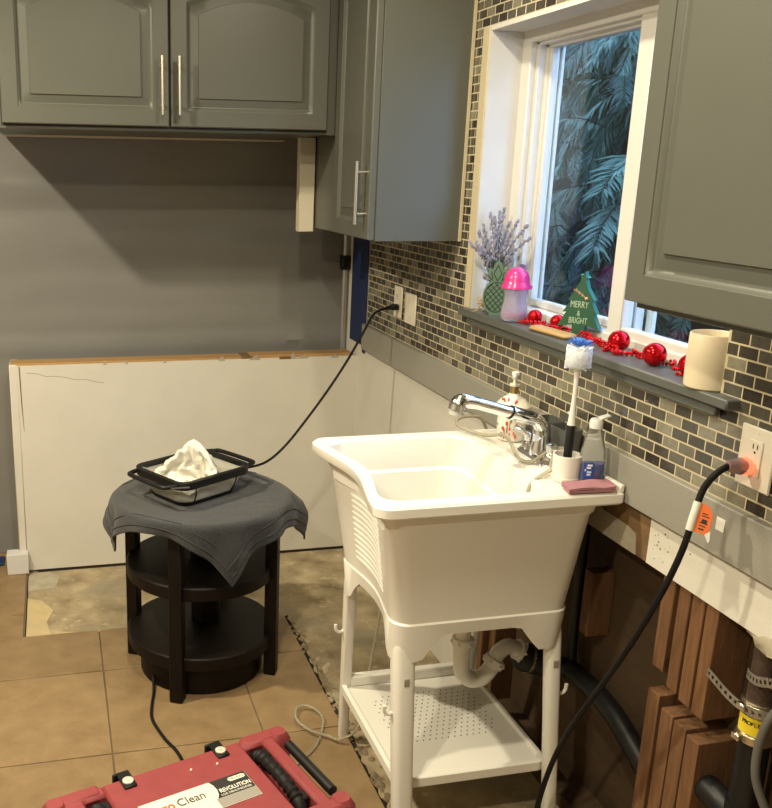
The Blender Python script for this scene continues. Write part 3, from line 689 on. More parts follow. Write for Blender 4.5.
b = MB(); b.tube([(-.330, FY + .012, FZ + .135), (-.332, FY + .012, FZ + .123)], .0185, 18); b.build('nozzle', mat('pale_grey_plastic', (.55, .54, .5), .4), hd)

# soap dispenser
sd = thing('soap_dispenser', 'white ceramic soap dispenser with red floral pattern and pump', 'soap dispenser', (-.082, 2.105, DZ))
CER = mat('floral_ceramic', (.80, .77, .68), .15, coat=.5)
FLR = mat('red_floral_glaze', (.62, .06, .02), .2); FLG = mat('green_floral_glaze', (.20, .26, .10), .2)
b = MB(); b.lathe([(.030, DZ), (.036, DZ + .004), (.038, DZ + .05), (.036, DZ + .083), (.044, DZ + .088), (.046, DZ + .094), (.042, DZ + .099), (.030, DZ + .112), (.014, DZ + .122), (.012, DZ + .126)], (-.082, 2.105, 0), 28); bod = b.build('bottle', CER, sd)
rnd = random.Random(3)
def decal(parent, zr, rads, mater, seed, n, name, a0=3.3, aw=1.4):
    rn = random.Random(seed); b = MB()
    for k in range(n):
        a = a0 + rn.uniform(-aw / 2, aw / 2); z = rn.uniform(*zr); r = rads(z) + .0004
        c = Vector((-.082 + r * math.cos(a), 2.105 + r * math.sin(a), z)); w_ = rn.uniform(.5, 1.4); b.sphere(c, rn.uniform(.004, .008), 8, 4, sc=(.35 * w_, .6 * w_, 1.0 / w_))
    b.build(name, mater, parent)
decal(bod, (DZ + .012, DZ + .075), lambda z: .0375, FLR, 4, 12, 'red_flower', 4.1, 1.1); decal(bod, (DZ + .012, DZ + .075), lambda z: .0375, FLG, 9, 6, 'green_leaf', 4.0, 1.9)
decal(bod, (DZ + .101, DZ + .114), lambda z: .041 - (z - DZ - .099) * .9, FLR, 6, 7, 'red_flower', 4.0, 1.6)
b = MB(); b.lathe([(.011, DZ + .125), (.011, DZ + .146), (.007, DZ + .148)], (-.082, 2.105, 0), 16); b.build('brass_collar', mat('brass', (.55, .40, .14), .3, 1.0), sd)
b = MB(); b.lathe([(.013, DZ + .146), (.013, DZ + .151), (.005, DZ + .153), (.005, DZ + .170), (.010, DZ + .174), (.010, DZ + .182), (.004, DZ + .185)], (-.082, 2.105, 0), 14); b.tube([(-.082, 2.105, DZ + .179), (-.096, 2.085, DZ + .178), (-.102, 2.077, DZ + .173)], .0045, 8); b.build('pump', CER, sd)
# grey caddy against the wall
cadd = thing('sink_caddy', 'dark grey two-compartment plastic caddy behind the faucet against the wall', 'caddy', (-.068, 1.93, DZ + .017))
GREYPL = mat('grey_plastic', (.085, .087, .082), .45)
for k, yc in enumerate((1.893, 1.972)):
    b = MB(); z0, z1 = DZ + .0165, DZ + .092
    b.rings([rr(-.052, yc, .020, .032, .008, z0, 0, 4, 3), rr(-.052, yc, .026, .037, .010, z1, 0, 4, 3), rr(-.052, yc, .0235, .0345, .009, z1, 0, 4, 3), rr(-.052, yc, .0175, .0295, .007, z0 + .004, 0, 4, 3)], True, True, True, 0, False); b.build('compartment', GREYPL, cadd)
b = MB(); b.tube([(-.050, 1.905, DZ + .03), (-.047, 1.89, DZ + .118), (-.055, 1.882, DZ + .130)], .003, 8); b.sphere((-.056, 1.880, DZ + .13), .006, 8, 5, sc=(.7, 1.6, .8))
tag(b.build('small_brush', mat('pale_plastic', (.6, .58, .5), .4)), 'tiny pale brush standing in the grey caddy', 'brush')
# brush in cup
cup = thing('brush_holder', 'small white cup on the sink deck holding the bottle brush', 'cup', (-.116, 1.776, DZ))
b = MB(); b.lathe([(.026, DZ), (.030, DZ + .003), (.0325, DZ + .060), (.0325, DZ + .064), (.029, DZ + .064), (.027, DZ + .006), (.001, DZ + .005)], (-.116, 1.776, 0), 28); b.build('wall', WHITEPL, cup)
b = MB(); b.lathe([(.0315, DZ + .0095), (.0322, DZ + .011), (.0318, DZ + .0125)], (-.116, 1.776, 0), 28); b.build('ring', WHITEPL, cup)
br = thing('bottle_brush', 'white and blue bottle brush with black grip standing upright', 'brush', (-.116, 1.776, DZ + .006))
BT = Vector((-.1075, 1.786, 1.272)); BB = Vector((-.118, 1.774, DZ + .007)); ax = (BT - BB)
P = lambda t: BB + ax * t
b = MB(); b.tube([P(0), P(.02), P(.10), P(.25), P(.38), P(.395)], [.006, .0095, .0095, .010, .0095, .008], 14); b.build('grip', BLACKPL, br)
b = MB(); b.tube([P(.39), P(.43), P(.6), P(.75), P(.80), P(.815)], [.009, .0075, .0045, .0055, .009, .011], 14); b.build('stem', WHITEPL, br)
BRW = mat('white_bristles', (.74, .78, .84), .8); BRB = mat('blue_bristles', (.10, .28, .72), .7)
axn = ax.normalized(); u = axn.orthogonal().normalized(); v = axn.cross(u)
b = MB(); rnd = random.Random(8)
for k in range(520):
    t = rnd.uniform(.80, .955); a = rnd.uniform(0, 2 * PI); r = rnd.uniform(.027, .0292); c = P(t); d = u * math.cos(a) + v * math.sin(a); e = d.cross(axn) * .0011
    tip = c + d * r + axn * rnd.uniform(-.004, .004)
    b.add([c - e, c + e, tip + e * 1.4, tip - e * 1.4, c + axn * .0022, tip + axn * .003], [[0, 1, 2, 3], [0, 4, 5, 3], [1, 4, 5, 2]])
b.tube([P(.80), P(.815), P(.94), P(.955)], [.020, .0278, .0282, .024], 24)
tag(b.build('white_bristles', BRW, br, False), kind='stuff')
b = MB()
for k in range(150):
    a = rnd.uniform(0, 2 * PI); r = rnd.uniform(.006, .030); c = P(.945); d = u * math.cos(a) + v * math.sin(a); e = d.cross(axn) * .0014; tip = c + d * r + axn * rnd.uniform(.008, .020)
    b.add([c - e, c + e, tip + e, tip - e, tip + axn * .002], [[0, 1, 2, 3], [3, 2, 4]])
tag(b.build('blue_bristles', BRB, br, False), kind='stuff')
# dish soap
ds = thing('dish_soap_bottle', 'clear dish soap bottle with blue liquid and open flip cap', 'bottle', (-.062, 1.752, DZ))
CLEAR = mat('clear_plastic', (.90, .92, .92), .06, trans=.92, ior=1.15)
BLUEL = mat('blue_dish_liquid', (.010, .045, .30), .15, coat=.4)
def oval(c, rx, ry, z, n=24): return [(c[0] + rx * math.cos(2 * PI * i / n), c[1] + ry * math.sin(2 * PI * i / n), z) for i in range(n)]
c = (-.068, 1.752)
b = MB(); b.rings([oval(c, .024, .016, DZ), oval(c, .031, .0205, DZ + .005), oval(c, .031, .021, DZ + .045), oval(c, .0295, .0195, DZ + .075), oval(c, .021, .017, DZ + .105), oval(c, .0145, .0135, DZ + .124), oval(c, .0135, .013, DZ + .132)]); b.build('bottle', CLEAR, ds)
b = MB(); b.rings([oval(c, .022, .0145, DZ + .002), oval(c, .0298, .0195, DZ + .006), oval(c, .0298, .0198, DZ + .045), oval(c, .0297, .0196, DZ + .048)]); b.build('liquid', BLUEL, ds)
b = MB(); b.lathe([(.0145, DZ + .131), (.0150, DZ + .146), (.012, DZ + .152), (.005, DZ + .153)], (c[0], c[1], 0), 18); b.box((c[0] + .008, c[1] - .008, DZ + .149), (c[0] + .033, c[1] + .008, DZ + .154), bev=.002, M=Matrix.Translation((c[0], c[1], DZ + .15)) @ Matrix.Rotation(-.22, 4, 'Y') @ Matrix.Translation((-c[0], -c[1], -DZ - .15)))
b.build('flip_cap', mat('white_cap', (.76, .77, .76), .35), ds)
arc = [PI * 1.18 + .80 * i / 12 for i in range(13)]
b = MB(); b.rings([[(c[0] + .0316 * math.cos(a), c[1] + .0214 * math.sin(a), z) for a in arc] for z in (DZ + .016, DZ + .054)], False, False, False); lb = b.build('front_label', mat('blue_label', (.02, .07, .33), .35), ds)
for (z, w0, w1, cl) in ((.046, .3, .7, (.8, .82, .85)), (.040, .25, .6, (.75, .78, .85)), (.030, .3, .65, (.6, .68, .82)), (.024, .3, .6, (.6, .68, .82)), (.034, .1, .22, (.75, .6, .1))):
    a2 = [PI * 1.18 + .95 * (w0 + (w1 - w0) * i / 6) for i in range(7)]
    b = MB(); b.rings([[(c[0] + .0319 * math.cos(a), c[1] + .0217 * math.sin(a), DZ + zz) for a in a2] for zz in (z, z + .0045)], False, False, False); b.build('label_print', mat('print_%d' % int(cl[0] * 100), cl, .5), lb)
# sponge cloth
vs = []; fs = []; nx, ny = 14, 10
b = MB(); rnd = random.Random(2)
Mx = Matrix.Translation((-.098, 1.706, DZ + .002)) @ Matrix.Rotation(-.04, 4, 'Z')
for L in range(2):
    base = len(b.v)
    top = []; bot = []
    for j in range(ny + 1):
        for i in range(nx + 1):
            x = -.063 + .112 * i / nx + .008 * (j / ny); y = -.026 + .050 * j / ny; z = .006 * L + .0035 * noise.noise(Vector((x * 25, y * 30, L * 4.0))) + .002
            top.append(Mx @ Vector((x, y, z + .0055))); bot.append(Mx @ Vector((x, y, max(.0002, z))))
    n = len(top); q = lambda i, j: j * (nx + 1) + i
    F_ = [[q(i, j), q(i + 1, j), q(i + 1, j + 1), q(i, j + 1)] for j in range(ny) for i in range(nx)]
    F2 = [[n + t for t in reversed(f_)] for f_ in F_]
    edge = [q(i, 0) for i in range(nx)] + [q(nx, j) for j in range(ny)] + [q(nx - i, ny) for i in range(nx)] + [q(0, ny - j) for j in range(ny)]
    F3 = [[edge[k], edge[(k + 1) % len(edge)], n + edge[(k + 1) % len(edge)], n + edge[k]] for k in range(len(edge))]
    b.add(top + bot, F_ + F2 + F3)
tag(b.build('sponge_cloth', mat('mauve_sponge_cloth', (.42, .20, .235), .95, var=.15, vscale=60, bump=.5, bscale=220)), 'folded mauve sponge cloth on the near corner of the sink deck', 'cloth')
# clear tubes
TUBE = mat('milky_clear_tube', (.62, .58, .46), .2, trans=.65, ior=1.2)
b = MB(); b.tube(smooth_path([(-.045, 2.30, .90), (-.09, 2.265, .960), (-.16, 2.240, .972), (-.19, 2.20, .962), (-.152, 2.12, .956), (-.150, 2.02, .985), (-.165, 1.95, .985), (-.168, 1.91, .965), (-.150, 1.880, .958), (-.115, 1.86, .988), (-.090, 1.845, 1.000), (-.082, 1.825, .992), (-.110, 1.805, .972), (-.152, 1.80, .958), (-.190, 1.795, .935), (-.200, 1.792, .90), (-.205, 1.79, .84)], 6), .0045, 10)
tag(b.build('drain_tube', TUBE), 'clear plastic tube looped around the faucet and hanging into the tub', 'hose')
b = MB(); b.tube(smooth_path([(-.735, 1.95, .004), (-.705, 2.02, .004), (-.64, 2.13, .004), (-.565, 2.20, .004), (-.52, 2.275, .005), (-.50, 2.34, .010), (-.525, 2.39, .016), (-.565, 2.39, .018), (-.585, 2.33, .018), (-.56, 2.27, .017), (-.515, 2.235, .015), (-.485, 2.205, .02), (-.438, 2.20, .05), (-.405, 2.24, .12), (-.37, 2.28, .24), (-.34, 2.30, .42), (-.33, 2.30, .60), (-.27, 2.32, .78), (-.15, 2.33, .88), (-.05, 2.305, .90)], 6), .0042, 10)
tag(b.build('clear_hose', TUBE), 'thin clear hose coiled on the floor at the sink leg', 'hose')

# ================================================================== WINDOW SILL THINGS
SZ = 1.2252
# lavender in a burlap jar
lav = thing('lavender_plant', 'artificial lavender in a small jar with burlap and twine bow', 'plant', (.035, 2.495, SZ))
b = MB(); b.lathe([(.024, SZ), (.028, SZ + .004), (.028, SZ + .062), (.021, SZ + .070), (.021, SZ + .082), (.018, SZ + .082)], (.035, 2.495, 0), 20); b.build('jar', mat('jar_glass', (.55, .58, .55), .1, trans=.6, ior=1.2), lav)
b = MB(); b.lathe([(.0285, SZ + .012), (.0295, SZ + .014), (.0295, SZ + .046), (.0285, SZ + .048)], (.035, 2.495, 0), 20); b.build('burlap_band', mat('burlap', (.34, .22, .10), .95, var=.3, vscale=150, bump=.6, bscale=300), lav)
tw = mat('twine', (.45, .30, .14), .9)
b = MB(); o_ = Vector((.004, 2.478, SZ + .032))
for k, (dx, dy, dz) in enumerate(((-.010, .022, .012), (-.022, -.008, .006))):
    b.tube(smooth_path([o_, o_ + Vector((dx, dy, dz)), o_ + Vector((dx * 1.3, dy * 1.2, dz - .012)), o_], 5), .0016, 6)
b.tube(smooth_path([o_, o_ + Vector((-.010, .008, -.012)), o_ + Vector((-.018, .015, -.028)), o_ + Vector((-.033, .012, -.0315))], 5), .0022, 6)
b.tube(smooth_path([o_, o_ + Vector((-.004, -.006, -.012)), o_ + Vector((-.010, -.006, -.026))], 5), .0018, 6); b.build('twine_bow', tw, lav)
LAVP = mat('lavender_purple', (.36, .31, .46), .8, col2=(.22, .24, .26), vscale=120); LAVG = mat('sage_leaf', (.14, .20, .15), .8, var=.3, vscale=60)
rnd = random.Random(12)
tips = [(-.095, -.02, .205), (-.06, .0, .235), (-.035, .03, .255), (-.01, .05, .285), (.005, -.02, .300), (.02, .04, .29), (.03, -.06, .27), (.00, -.09, .245), (.035, -.125, .225), (.01, -.15, .262), (-.03, -.05, .25), (-.05, .04, .20), (.04, .02, .24), (.02, -.03, .265), (-.02, -.015, .275), (-.075, -.05, .195)]
for k, (dx, dy, hz) in enumerate(tips):
    c0 = Vector((.035 + dx * .1, 2.495 + dy * .1, SZ + .06)); c1 = Vector((min(.035 + dx, .088), min(2.495 + dy, 2.530), SZ + hz)); mid = c0.lerp(c1, .5) + Vector((-dx * .18, -dy * .18, .015)); path = smooth_path([c0, mid, c1], 8)
    s_ = MB(); s_.tube(path, .0011, 5, 1)
    for i in range(7, len(path)):
        for q in range(3):
            a = rnd.uniform(0, 2 * PI); rr_ = .0062 * (1.25 - (i - 7) / 10); p = path[i] + Vector((math.cos(a) * rr_, math.sin(a) * rr_, rnd.uniform(-.003, .003))); s_.sphere(p, rnd.uniform(.0026, .004), 5, 4, 0, (1, 1, 1.6))
    s_.build('lavender_stem', [LAVP, LAVG], lav)
b = MB()
for k in range(46):
    a = rnd.uniform(0, 2 * PI); l = rnd.uniform(.05, .11); c0 = Vector((.035, 2.495, SZ + .07 + rnd.uniform(0, .05))); d = Vector((math.cos(a) * .6, math.sin(a) * .6, rnd.uniform(.5, 1.3))).normalized()
    t_ = c0 + d * l; t_.x = min(t_.x, .088); t_.y = min(t_.y, 2.528); mid = c0.lerp(t_, .5) + Vector((0, 0, .012)); w = Vector((-math.sin(a), math.cos(a), 0)) * .004
    b.add([c0, mid - w, t_, mid + w, mid + Vector((0, 0, .0015))], [[0, 1, 4], [1, 2, 4], [2, 3, 4], [3, 0, 4]])
tag(b.build('foliage', LAVG, lav, False), kind='stuff')
b = MB()
for k in range(6):
    a = 2.6 + k * .5; b.sphere((.035 + .026 * math.cos(a), 2.495 + .026 * math.sin(a), SZ + .100 + .006 * (k % 2)), .009, 8, 5, sc=(.8, 1.2, .8))
b.build('purple_petal', LAVP, lav)
# pineapple cut-out
pin = thing('pineapple_ornament', 'green wooden pineapple cut-out leaning on the windowsill', 'ornament', (.010, 2.425, SZ))
GREENP = mat('muted_green_paint', (.105, .175, .105), .7, var=.1, vscale=30)
def outline_pine():
    P = []
    for i in range(22):
        a = -PI / 2 - .55 + (-(2 * PI - 1.1)) * 0
    body = [(.030 * math.sin(2 * PI * i / 28) * (1.0), .052 - .052 * math.cos(2 * PI * i / 28)) for i in range(28)]
    body = [(x * 1.12, y) for x, y in body]
    right = [p for p in body[2:13]]
    P = [(-.016, 0), (.016, 0)] + right
    crown = [(.016, .100), (.034, .116), (.020, .118), (.026, .134), (.012, .132), (.010, .146), (.0, .160), (-.010, .146), (-.012, .132), (-.026, .134), (-.020, .118), (-.034, .116), (-.016, .100)]
    left = [(-x, y) for x, y in reversed(right)]
    return P + crown + left
Mp = Matrix.Translation((.010, 2.425, SZ)) @ Matrix.Rotation(-.50, 4, 'Z') @ Matrix.Rotation(-.05, 4, 'X') @ Matrix.Diagonal((1.12, 1, 1, 1))
ol = outline_pine()
b = MB(); n = len(ol); vs = [Mp @ Vector((x, -.009, y)) for x, y in ol] + [Mp @ Vector((x, .009, y)) for x, y in ol]
b.add(vs, [list(range(n)), list(reversed(range(n, 2 * n)))] + [[i, i + n, (i + 1) % n + n, (i + 1) % n] for i in range(n)]); pb = b.build('cut_out', GREENP, pin)
b = MB(); lw = .0011
def seg(x0, y0, x1, y1):
    b.tube([Mp @ Vector((x0, -.0092, y0)), Mp @ Vector((x1, -.0092, y1))], lw, 5)
def inside(x, y): return (x / .0285) ** 2 + ((y - .052) / .043) ** 2 < 1
for k in range(-5, 6):
    for sg in (1, -1):
        pts = [(t, .052 + sg * 1.25 * (t) + k * .0175) for t in [(-.03 + .06 * i / 30) for i in range(31)]]
        ins = [p for p in pts if inside(*p)]
        if len(ins) > 2: seg(*ins[0], *ins[-1])
for i in range(24):
    a0, a1 = 2 * PI * i / 24, 2 * PI * (i + 1) / 24; seg(.029 * math.cos(a0), .052 + .0435 * math.sin(a0), .029 * math.cos(a1), .052 + .0435 * math.sin(a1))
for (x0, y0, x1, y1) in [(-.010, .099, -.024, .113), (.010, .099, .024, .113), (0, .099, -.010, .120), (0, .099, .010, .120), (-.010, .120, 0, .145), (.010, .120, 0, .145), (-.012, .104, -.016, .126), (.012, .104, .016, .126)]: seg(x0, y0, x1, y1)
b.build('carved_line', mat('dark_carving', (.012, .016, .010), .8), pb)
# pink toddler cup
tc = thing('toddler_cup', 'clear straw cup with bright pink dome lid on the windowsill', 'cup', (.012, 2.315, SZ))
PINK = mat('bright_pink_plastic', (.80, .045, .30), .3, coat=.3, trans=.25)
FROST = mat('frosted_clear_plastic', (.80, .76, .90), .2, trans=.75, ior=1.12)
c3 = (.012, 2.315, 0)
b = MB(); b.lathe([(.028, SZ), (.034, SZ + .004), (.0375, SZ + .018), (.0345, SZ + .040), (.030, SZ + .062), (.031, SZ + .078), (.036, SZ + .092), (.0345, SZ + .092), (.0295, SZ + .078), (.0285, SZ + .062), (.033, SZ + .040), (.036, SZ + .020), (.030, SZ + .006), (.001, SZ + .005)], c3, 28); b.build('cup_body', FROST, tc)
b = MB(); b.lathe([(.001, SZ + .006), (.029, SZ + .0065), (.0348, SZ + .017), (.0345, SZ + .022), (.001, SZ + .0225)], c3, 24); b.build('pink_drink', mat('pink_base', (.72, .10, .34), .4), tc)
b = MB(); b.lathe([(.036, SZ + .091), (.0415, SZ + .093), (.0405, SZ + .100), (.0355, SZ + .106), (.0345, SZ + .118), (.029, SZ + .135), (.018, SZ + .146), (.006, SZ + .150), (.0005, SZ + .151)], c3, 28); b.box((.030, 2.300, SZ + .093), (.056, 2.322, SZ + .101), bev=.003); b.build('dome_lid', PINK, tc)
b = MB(); b.tube([(.012, 2.315, SZ + .012), (.014, 2.312, SZ + .09)], .003, 8); b.build('straw', mat('straw', (.75, .72, .74), .4), tc)
# tiny purple tag card behind
b = MB(); b.box((.070, 2.395, SZ + .0), (.073, 2.402, SZ + .13)); b.box((.068, 2.378, SZ + .118), (.072, 2.412, SZ + .150), bev=.001)
tag(b.build('plant_tag', mat('purple_tag', (.16, .11, .30), .6)), 'small purple plant tag on a stick behind the pink cup', 'tag')
# baubles
GLOSSRED = mat('shiny_red_bauble', (.62, .006, .012), .12, .75)
for (x, y, r, lab) in [(.045, 2.258, .020, 'shiny red bauble next to the pink-lidded cup'), (.068, 2.180, .019, 'red bauble half hidden behind the tree sign'), (.045, 1.868, .025, 'shiny red bauble just below the middle post of the window'),
                       (.024, 1.706, .0255, 'shiny red bauble between the middle window post and the candle, in front'), (.040, 1.612, .022, 'red bauble partly hidden behind the cream candle')]:
    bau = thing('bauble', lab, 'bauble', (x, y, SZ), 'red baubles on the windowsill')
    b = MB(); b.sphere((x, y, SZ + r), r, 24, 16); b.build('ball', GLOSSRED, bau)
    b = MB(); d = Vector((.5, .6, .55)).normalized(); cc = Vector((x, y, SZ + r)); b.tube([cc + d * (r * .96), cc + d * (r * 1.22)], r * .22, 10); b.build('cap', mat('gold_cap', (.65, .48, .2), .3, 1.0), bau)
BEAD = mat('red_metallic_beads', (.60, .010, .014), .2, .6)
rnd = random.Random(14)
def garland(lab, pts, loops, seed):
    rn = random.Random(seed); b = MB(); P = smooth_path(pts, 10); acc = []
    for strand in range(loops):
        ph = rn.uniform(0, 6)
        L = 0; last = None
        for i, p in enumerate(P):
            q = Vector((p.x + .013 * math.sin(i * .45 + ph), p.y + .008 * math.cos(i * .6 + ph * 2), SZ + .0040 + (.0045 if strand else 0) + .003 * max(0, math.sin(i * .3 + ph * 3)) * strand))
            q.x = min(q.x, .093)
            if last is None or (q - last).length > .0066: b.sphere(q, .0036, 8, 5); last = q
    return tag(b.build('bead_garland', BEAD), lab, 'garland')
garland('red bead garland heaped between the pink cup and the tree sign', [(.03, 2.30, 0), (.02, 2.26, 0), (.035, 2.22, 0), (.05, 2.19, 0), (.045, 2.14, 0), (.06, 2.10, 0), (.075, 2.06, 0)], 3, 1)
garland('red bead garland heaped from the tree sign to the middle bauble', [(.045, 2.03, 0), (.055, 1.98, 0), (.04, 1.94, 0), (.05, 1.90, 0), (.018, 1.87, 0), (.015, 1.83, 0), (.035, 1.80, 0), (.055, 1.77, 0)], 4, 2)
garland('thin red bead strand running behind the bauble to the candle', [(.062, 1.74, 0), (.062, 1.70, 0), (.055, 1.67, 0), (.035, 1.63, 0), (.018, 1.592, 0)], 2, 3)
b = MB()
for (x0, y0, x1, y1) in [(.060, 1.775, .062, 1.66)]: b.tube(smooth_path([(x0, y0, SZ + .004), ((x0 + x1) / 2 - .008, (y0 + y1) / 2, SZ + .009), (x1, y1, SZ + .004)], 6), .0024, 6)
tag(b.build('gold_ribbon', mat('gold_ribbon', (.60, .45, .18), .35, .8)), 'thin gold ribbon tangled in the red beads', 'ribbon')
# light wooden block
b = MB(); Mw = Matrix.Translation((.010, 2.098, SZ)) @ Matrix.Rotation(.10, 4, 'Z'); b.box((-.026, -.080, 0), (.016, .075, .014), bev=.006, M=Mw)
tag(b.build('wooden_block', mat('pale_wood', (.52, .34, .15), .6, col2=(.40, .25, .10), vscale=20, stretch=(8, 1, 8))), 'flat pale wooden block under the green tree sign', 'block')
# tree sign
ts = thing('tree_sign', 'green wooden christmas tree sign lettered in white on the windowsill', 'sign', (.070, 2.062, SZ))
TREE = mat('dark_green_paint', (.022, .095, .050), .6, var=.1, vscale=30); TEAL_LIT = mat('teal_lit_edge', (.06, .30, .30), .6)  # edge colour paints in the teal light on the sign's side
tp = [(-.014, 0), (.014, 0), (.017, .030), (.052, .022), (.034, .062), (.043, .060), (.026, .094), (.034, .094), (.014, .125), (.008, .146), (.014, .150), (.007, .155), (.005, .166), (-.001, .157), (-.008, .158), (-.004, .148), (-.006, .140), (-.018, .118), (-.032, .092), (-.024, .092), (-.044, .060), (-.034, .062), (-.054, .024), (-.017, .030)]
Mt = Matrix.Translation((.060, 2.062, SZ + .0005)) @ Matrix.Rotation(-.86, 4, 'Z')
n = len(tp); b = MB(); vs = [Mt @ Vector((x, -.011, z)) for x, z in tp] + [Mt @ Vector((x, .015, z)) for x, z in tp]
b.add(vs, [list(range(n)), list(reversed(range(n, 2 * n)))], 0); b.add(vs, [[i, i + n, (i + 1) % n + n, (i + 1) % n] for i in range(n)], 1); tb = b.build('cut_out', [TREE, TEAL_LIT], ts)
LET = mat('pale_lettering', (.42, .55, .38), .7); CP = mat('copper_foil', (.70, .42, .28), .35, .7)
for body, z, sz in (('MERRY', .082, .024), ('&', .060, .020), ('BRIGHT', .041, .022)):
    text('lettering', body, sz, Mt @ frame((-.002, -.0112, z), (1, 0, 0), (0, 0, 1)), LET, tb, .0003, sx=.62)
b = MB(); b.tube([Mt @ Vector((x, -.0116, z)) for x, z in ((-.020, .120), (-.012, .114), (-.014, .122), (-.004, .108), (-.006, .116), (.004, .103), (.002, .110), (.012, .099))], .0014, 5); b.sphere(Mt @ Vector((.014, -.0118, .099)), .005, 8, 5); b.build('copper_bow', CP, tb)
# candle
can = thing('candle', 'cream pillar candle in frosted holder at the near end of the windowsill', 'candle', (.008, 1.508, SZ))
cc = (.006, 1.508, 0)
b = MB(); b.lathe([(.043, SZ), (.046, SZ + .003), (.047, SZ + .050), (.0455, SZ + .106), (.0440, SZ + .108), (.0425, SZ + .106), (.0425, SZ + .086)], cc, 36); b.build('holder', mat('cream_wax_glass', (.66, .58, .42), .45, sss=.15), can)
b = MB(); b.lathe([(.001, SZ + .084), (.030, SZ + .085), (.0424, SZ + .0875)], cc, 30); b.build('wax', mat('cream_wax', (.72, .62, .42), .5, sss=.2), can)
b = MB(); b.tube([(.006, 1.508, SZ + .084), (.006, 1.508, SZ + .094)], .0012, 6); b.build('wick', SLOT, can)

# ================================================================== OUTLETS AND CORDS
def plate(name, label, y0, y1, z0, z1, kind):
    t = thing(name, label, 'outlet' if kind != 'switch' else 'switch', (-.006, (y0 + y1) / 2, (z0 + z1) / 2)); yc = (y0 + y1) / 2; zc = (z0 + z1) / 2
    b = MB(); b.box((-.0105, y0, z0), (-.0050, y1, z1), bev=.0025); b.build('cover_plate', PLATE, t)
    b = MB(); b.box((-.0130, yc - .0165, zc - .034), (-.0103, yc + .0165, zc + .034), bev=.001); ins = b.build('insert', PLATE, t)
    if kind == 'switch':
        b = MB(); b.box((-.0160, yc - .013, zc - .028), (-.0128, yc + .013, zc + .028), bev=.002); b.build('rocker', PLATE, ins)
    else:
        for dz in (.018, -.018):
            b = MB(); b.box((-.0134, yc + .004, zc + dz), (-.0129, yc + .0062, zc + dz + .009)); b.box((-.0134, yc - .0062, zc + dz), (-.0129, yc - .004, zc + dz + .009)); b.sphere((-.0131, yc, zc + dz - .006), .0026, 8, 5, sc=(.2, 1, 1)); b.build('socket_slots', SLOT, ins)
    for dz in (.048, -.048):
        b = MB(); b.sphere((-.0106, yc, zc + dz), .0022, 8, 5, sc=(.4, 1, 1)); b.build('screw', PLATE, t)
    return t
plate('power_outlet', 'ivory power outlet with a glowing plug at the right edge', 1.300, 1.386, 1.072, 1.188, 'outlet')
plate('power_outlet', 'narrow ivory outlet with a black plug near the mosaic corner', 3.104, 3.182, 1.104, 1.219, 'outlet')
plate('light_switch', 'ivory rocker switch plate right of the far outlet', 2.972, 3.072, 1.098, 1.208, 'switch')
# near cord with lit plug
ext = thing('extension_cord', 'thick black power cord from the glowing plug down to the floor', 'cord', (-.05, 1.36, 1.1))
GLOW = mat('glowing_clear_plug', (.75, .35, .30), .2, trans=.5, emis=(1.0, .16, .06), estr=0.9)
CLPL = mat('smoky_clear_plug', (.30, .23, .24), .25, trans=.3)
b = MB(); b.tube([(-.0135, 1.345, 1.112), (-.030, 1.347, 1.112)], [.0125, .0135], 14); b.sphere((-.024, 1.351, 1.124), .008, 10, 6); b.build('lit_plug_face', GLOW, ext)
b = MB(); b.tube([(-.029, 1.347, 1.112), (-.036, 1.348, 1.116), (-.058, 1.352, 1.116)], [.0145, .016, .0105], 14); b.build('plug_body', CLPL, ext)
cpts = [(-.056, 1.3515, 1.116)] + [tuple(at(x, y, 'x', X)) for x, y, X in [(716, 474, -.078), (703, 490, -.092), (694, 515, -.105), (684, 546, -.115), (667, 583, -.125), (643, 625, -.135), (618, 663, -.142), (592, 698, -.148), (568, 732, -.152), (550, 768, -.155)]] + [tuple(at(537, 808, 'x', -.16)), tuple(at(528, 850, 'x', -.17)), (-.24, 1.50, .006), (-.5, 1.40, .006)]
PC = smooth_path(cpts, 6)
b = MB(); b.tube(PC, .0062, 12); b.build('cable', RUBBER, ext)
k0 = 15
b = MB(); b.tube([PC[k0 + i] for i in range(7)], .0076, 12); tg = b.build('tag_wrap', mat('white_tag', (.74, .72, .68), .5), ext)
pa, pb_ = PC[k0], PC[k0 + 6]; tdir = (pb_ - pa).normalized(); sd_ = Vector((.45, -.9, 0)); sd_ = (sd_ - tdir * sd_.dot(tdir)).normalized(); nn = tdir.cross(sd_).normalized()
def flag(bm, P, th, mi=0):
    n = len(P); vs = [pa + tdir * u_ + sd_ * v_ - nn * th for u_, v_ in P] + [pa + tdir * u_ + sd_ * v_ + nn * th for u_, v_ in P]
    bm.add(vs, [list(range(n)), list(reversed(range(n, 2 * n)))] + [[i, i + n, (i + 1) % n + n, (i + 1) % n] for i in range(n)], mi)
Ln = (pb_ - pa).length
b = MB(); flag(b, [(.0, .007), (.002, .022), (Ln * .3, .033), (Ln * .75, .034), (Ln * .98, .030), (Ln, .007)], .0004); b.build('warning_tag', mat('orange_tag', (.62, .13, .025), .5), ext)
b = MB(); flag(b, [(Ln * .98, .028), (Ln * .8, .036), (Ln * 1.12, .040), (Ln * 1.22, .038)], .0005); b.build('tag_corner', mat('clear_film', (.6, .58, .55), .4), ext)
b = MB()
for (u0, v0, w, h) in [(.3, .014, .010, .002), (.38, .014, .014, .002), (.5, .016, .010, .007), (.62, .013, .015, .002), (.72, .014, .012, .002), (.82, .014, .010, .003)]:
    flag(b, [(Ln * u0, v0), (Ln * u0 + h, v0), (Ln * u0 + h, v0 + w), (Ln * u0, v0 + w)], .0007)
b.build('tag_print', SLOT, ext)
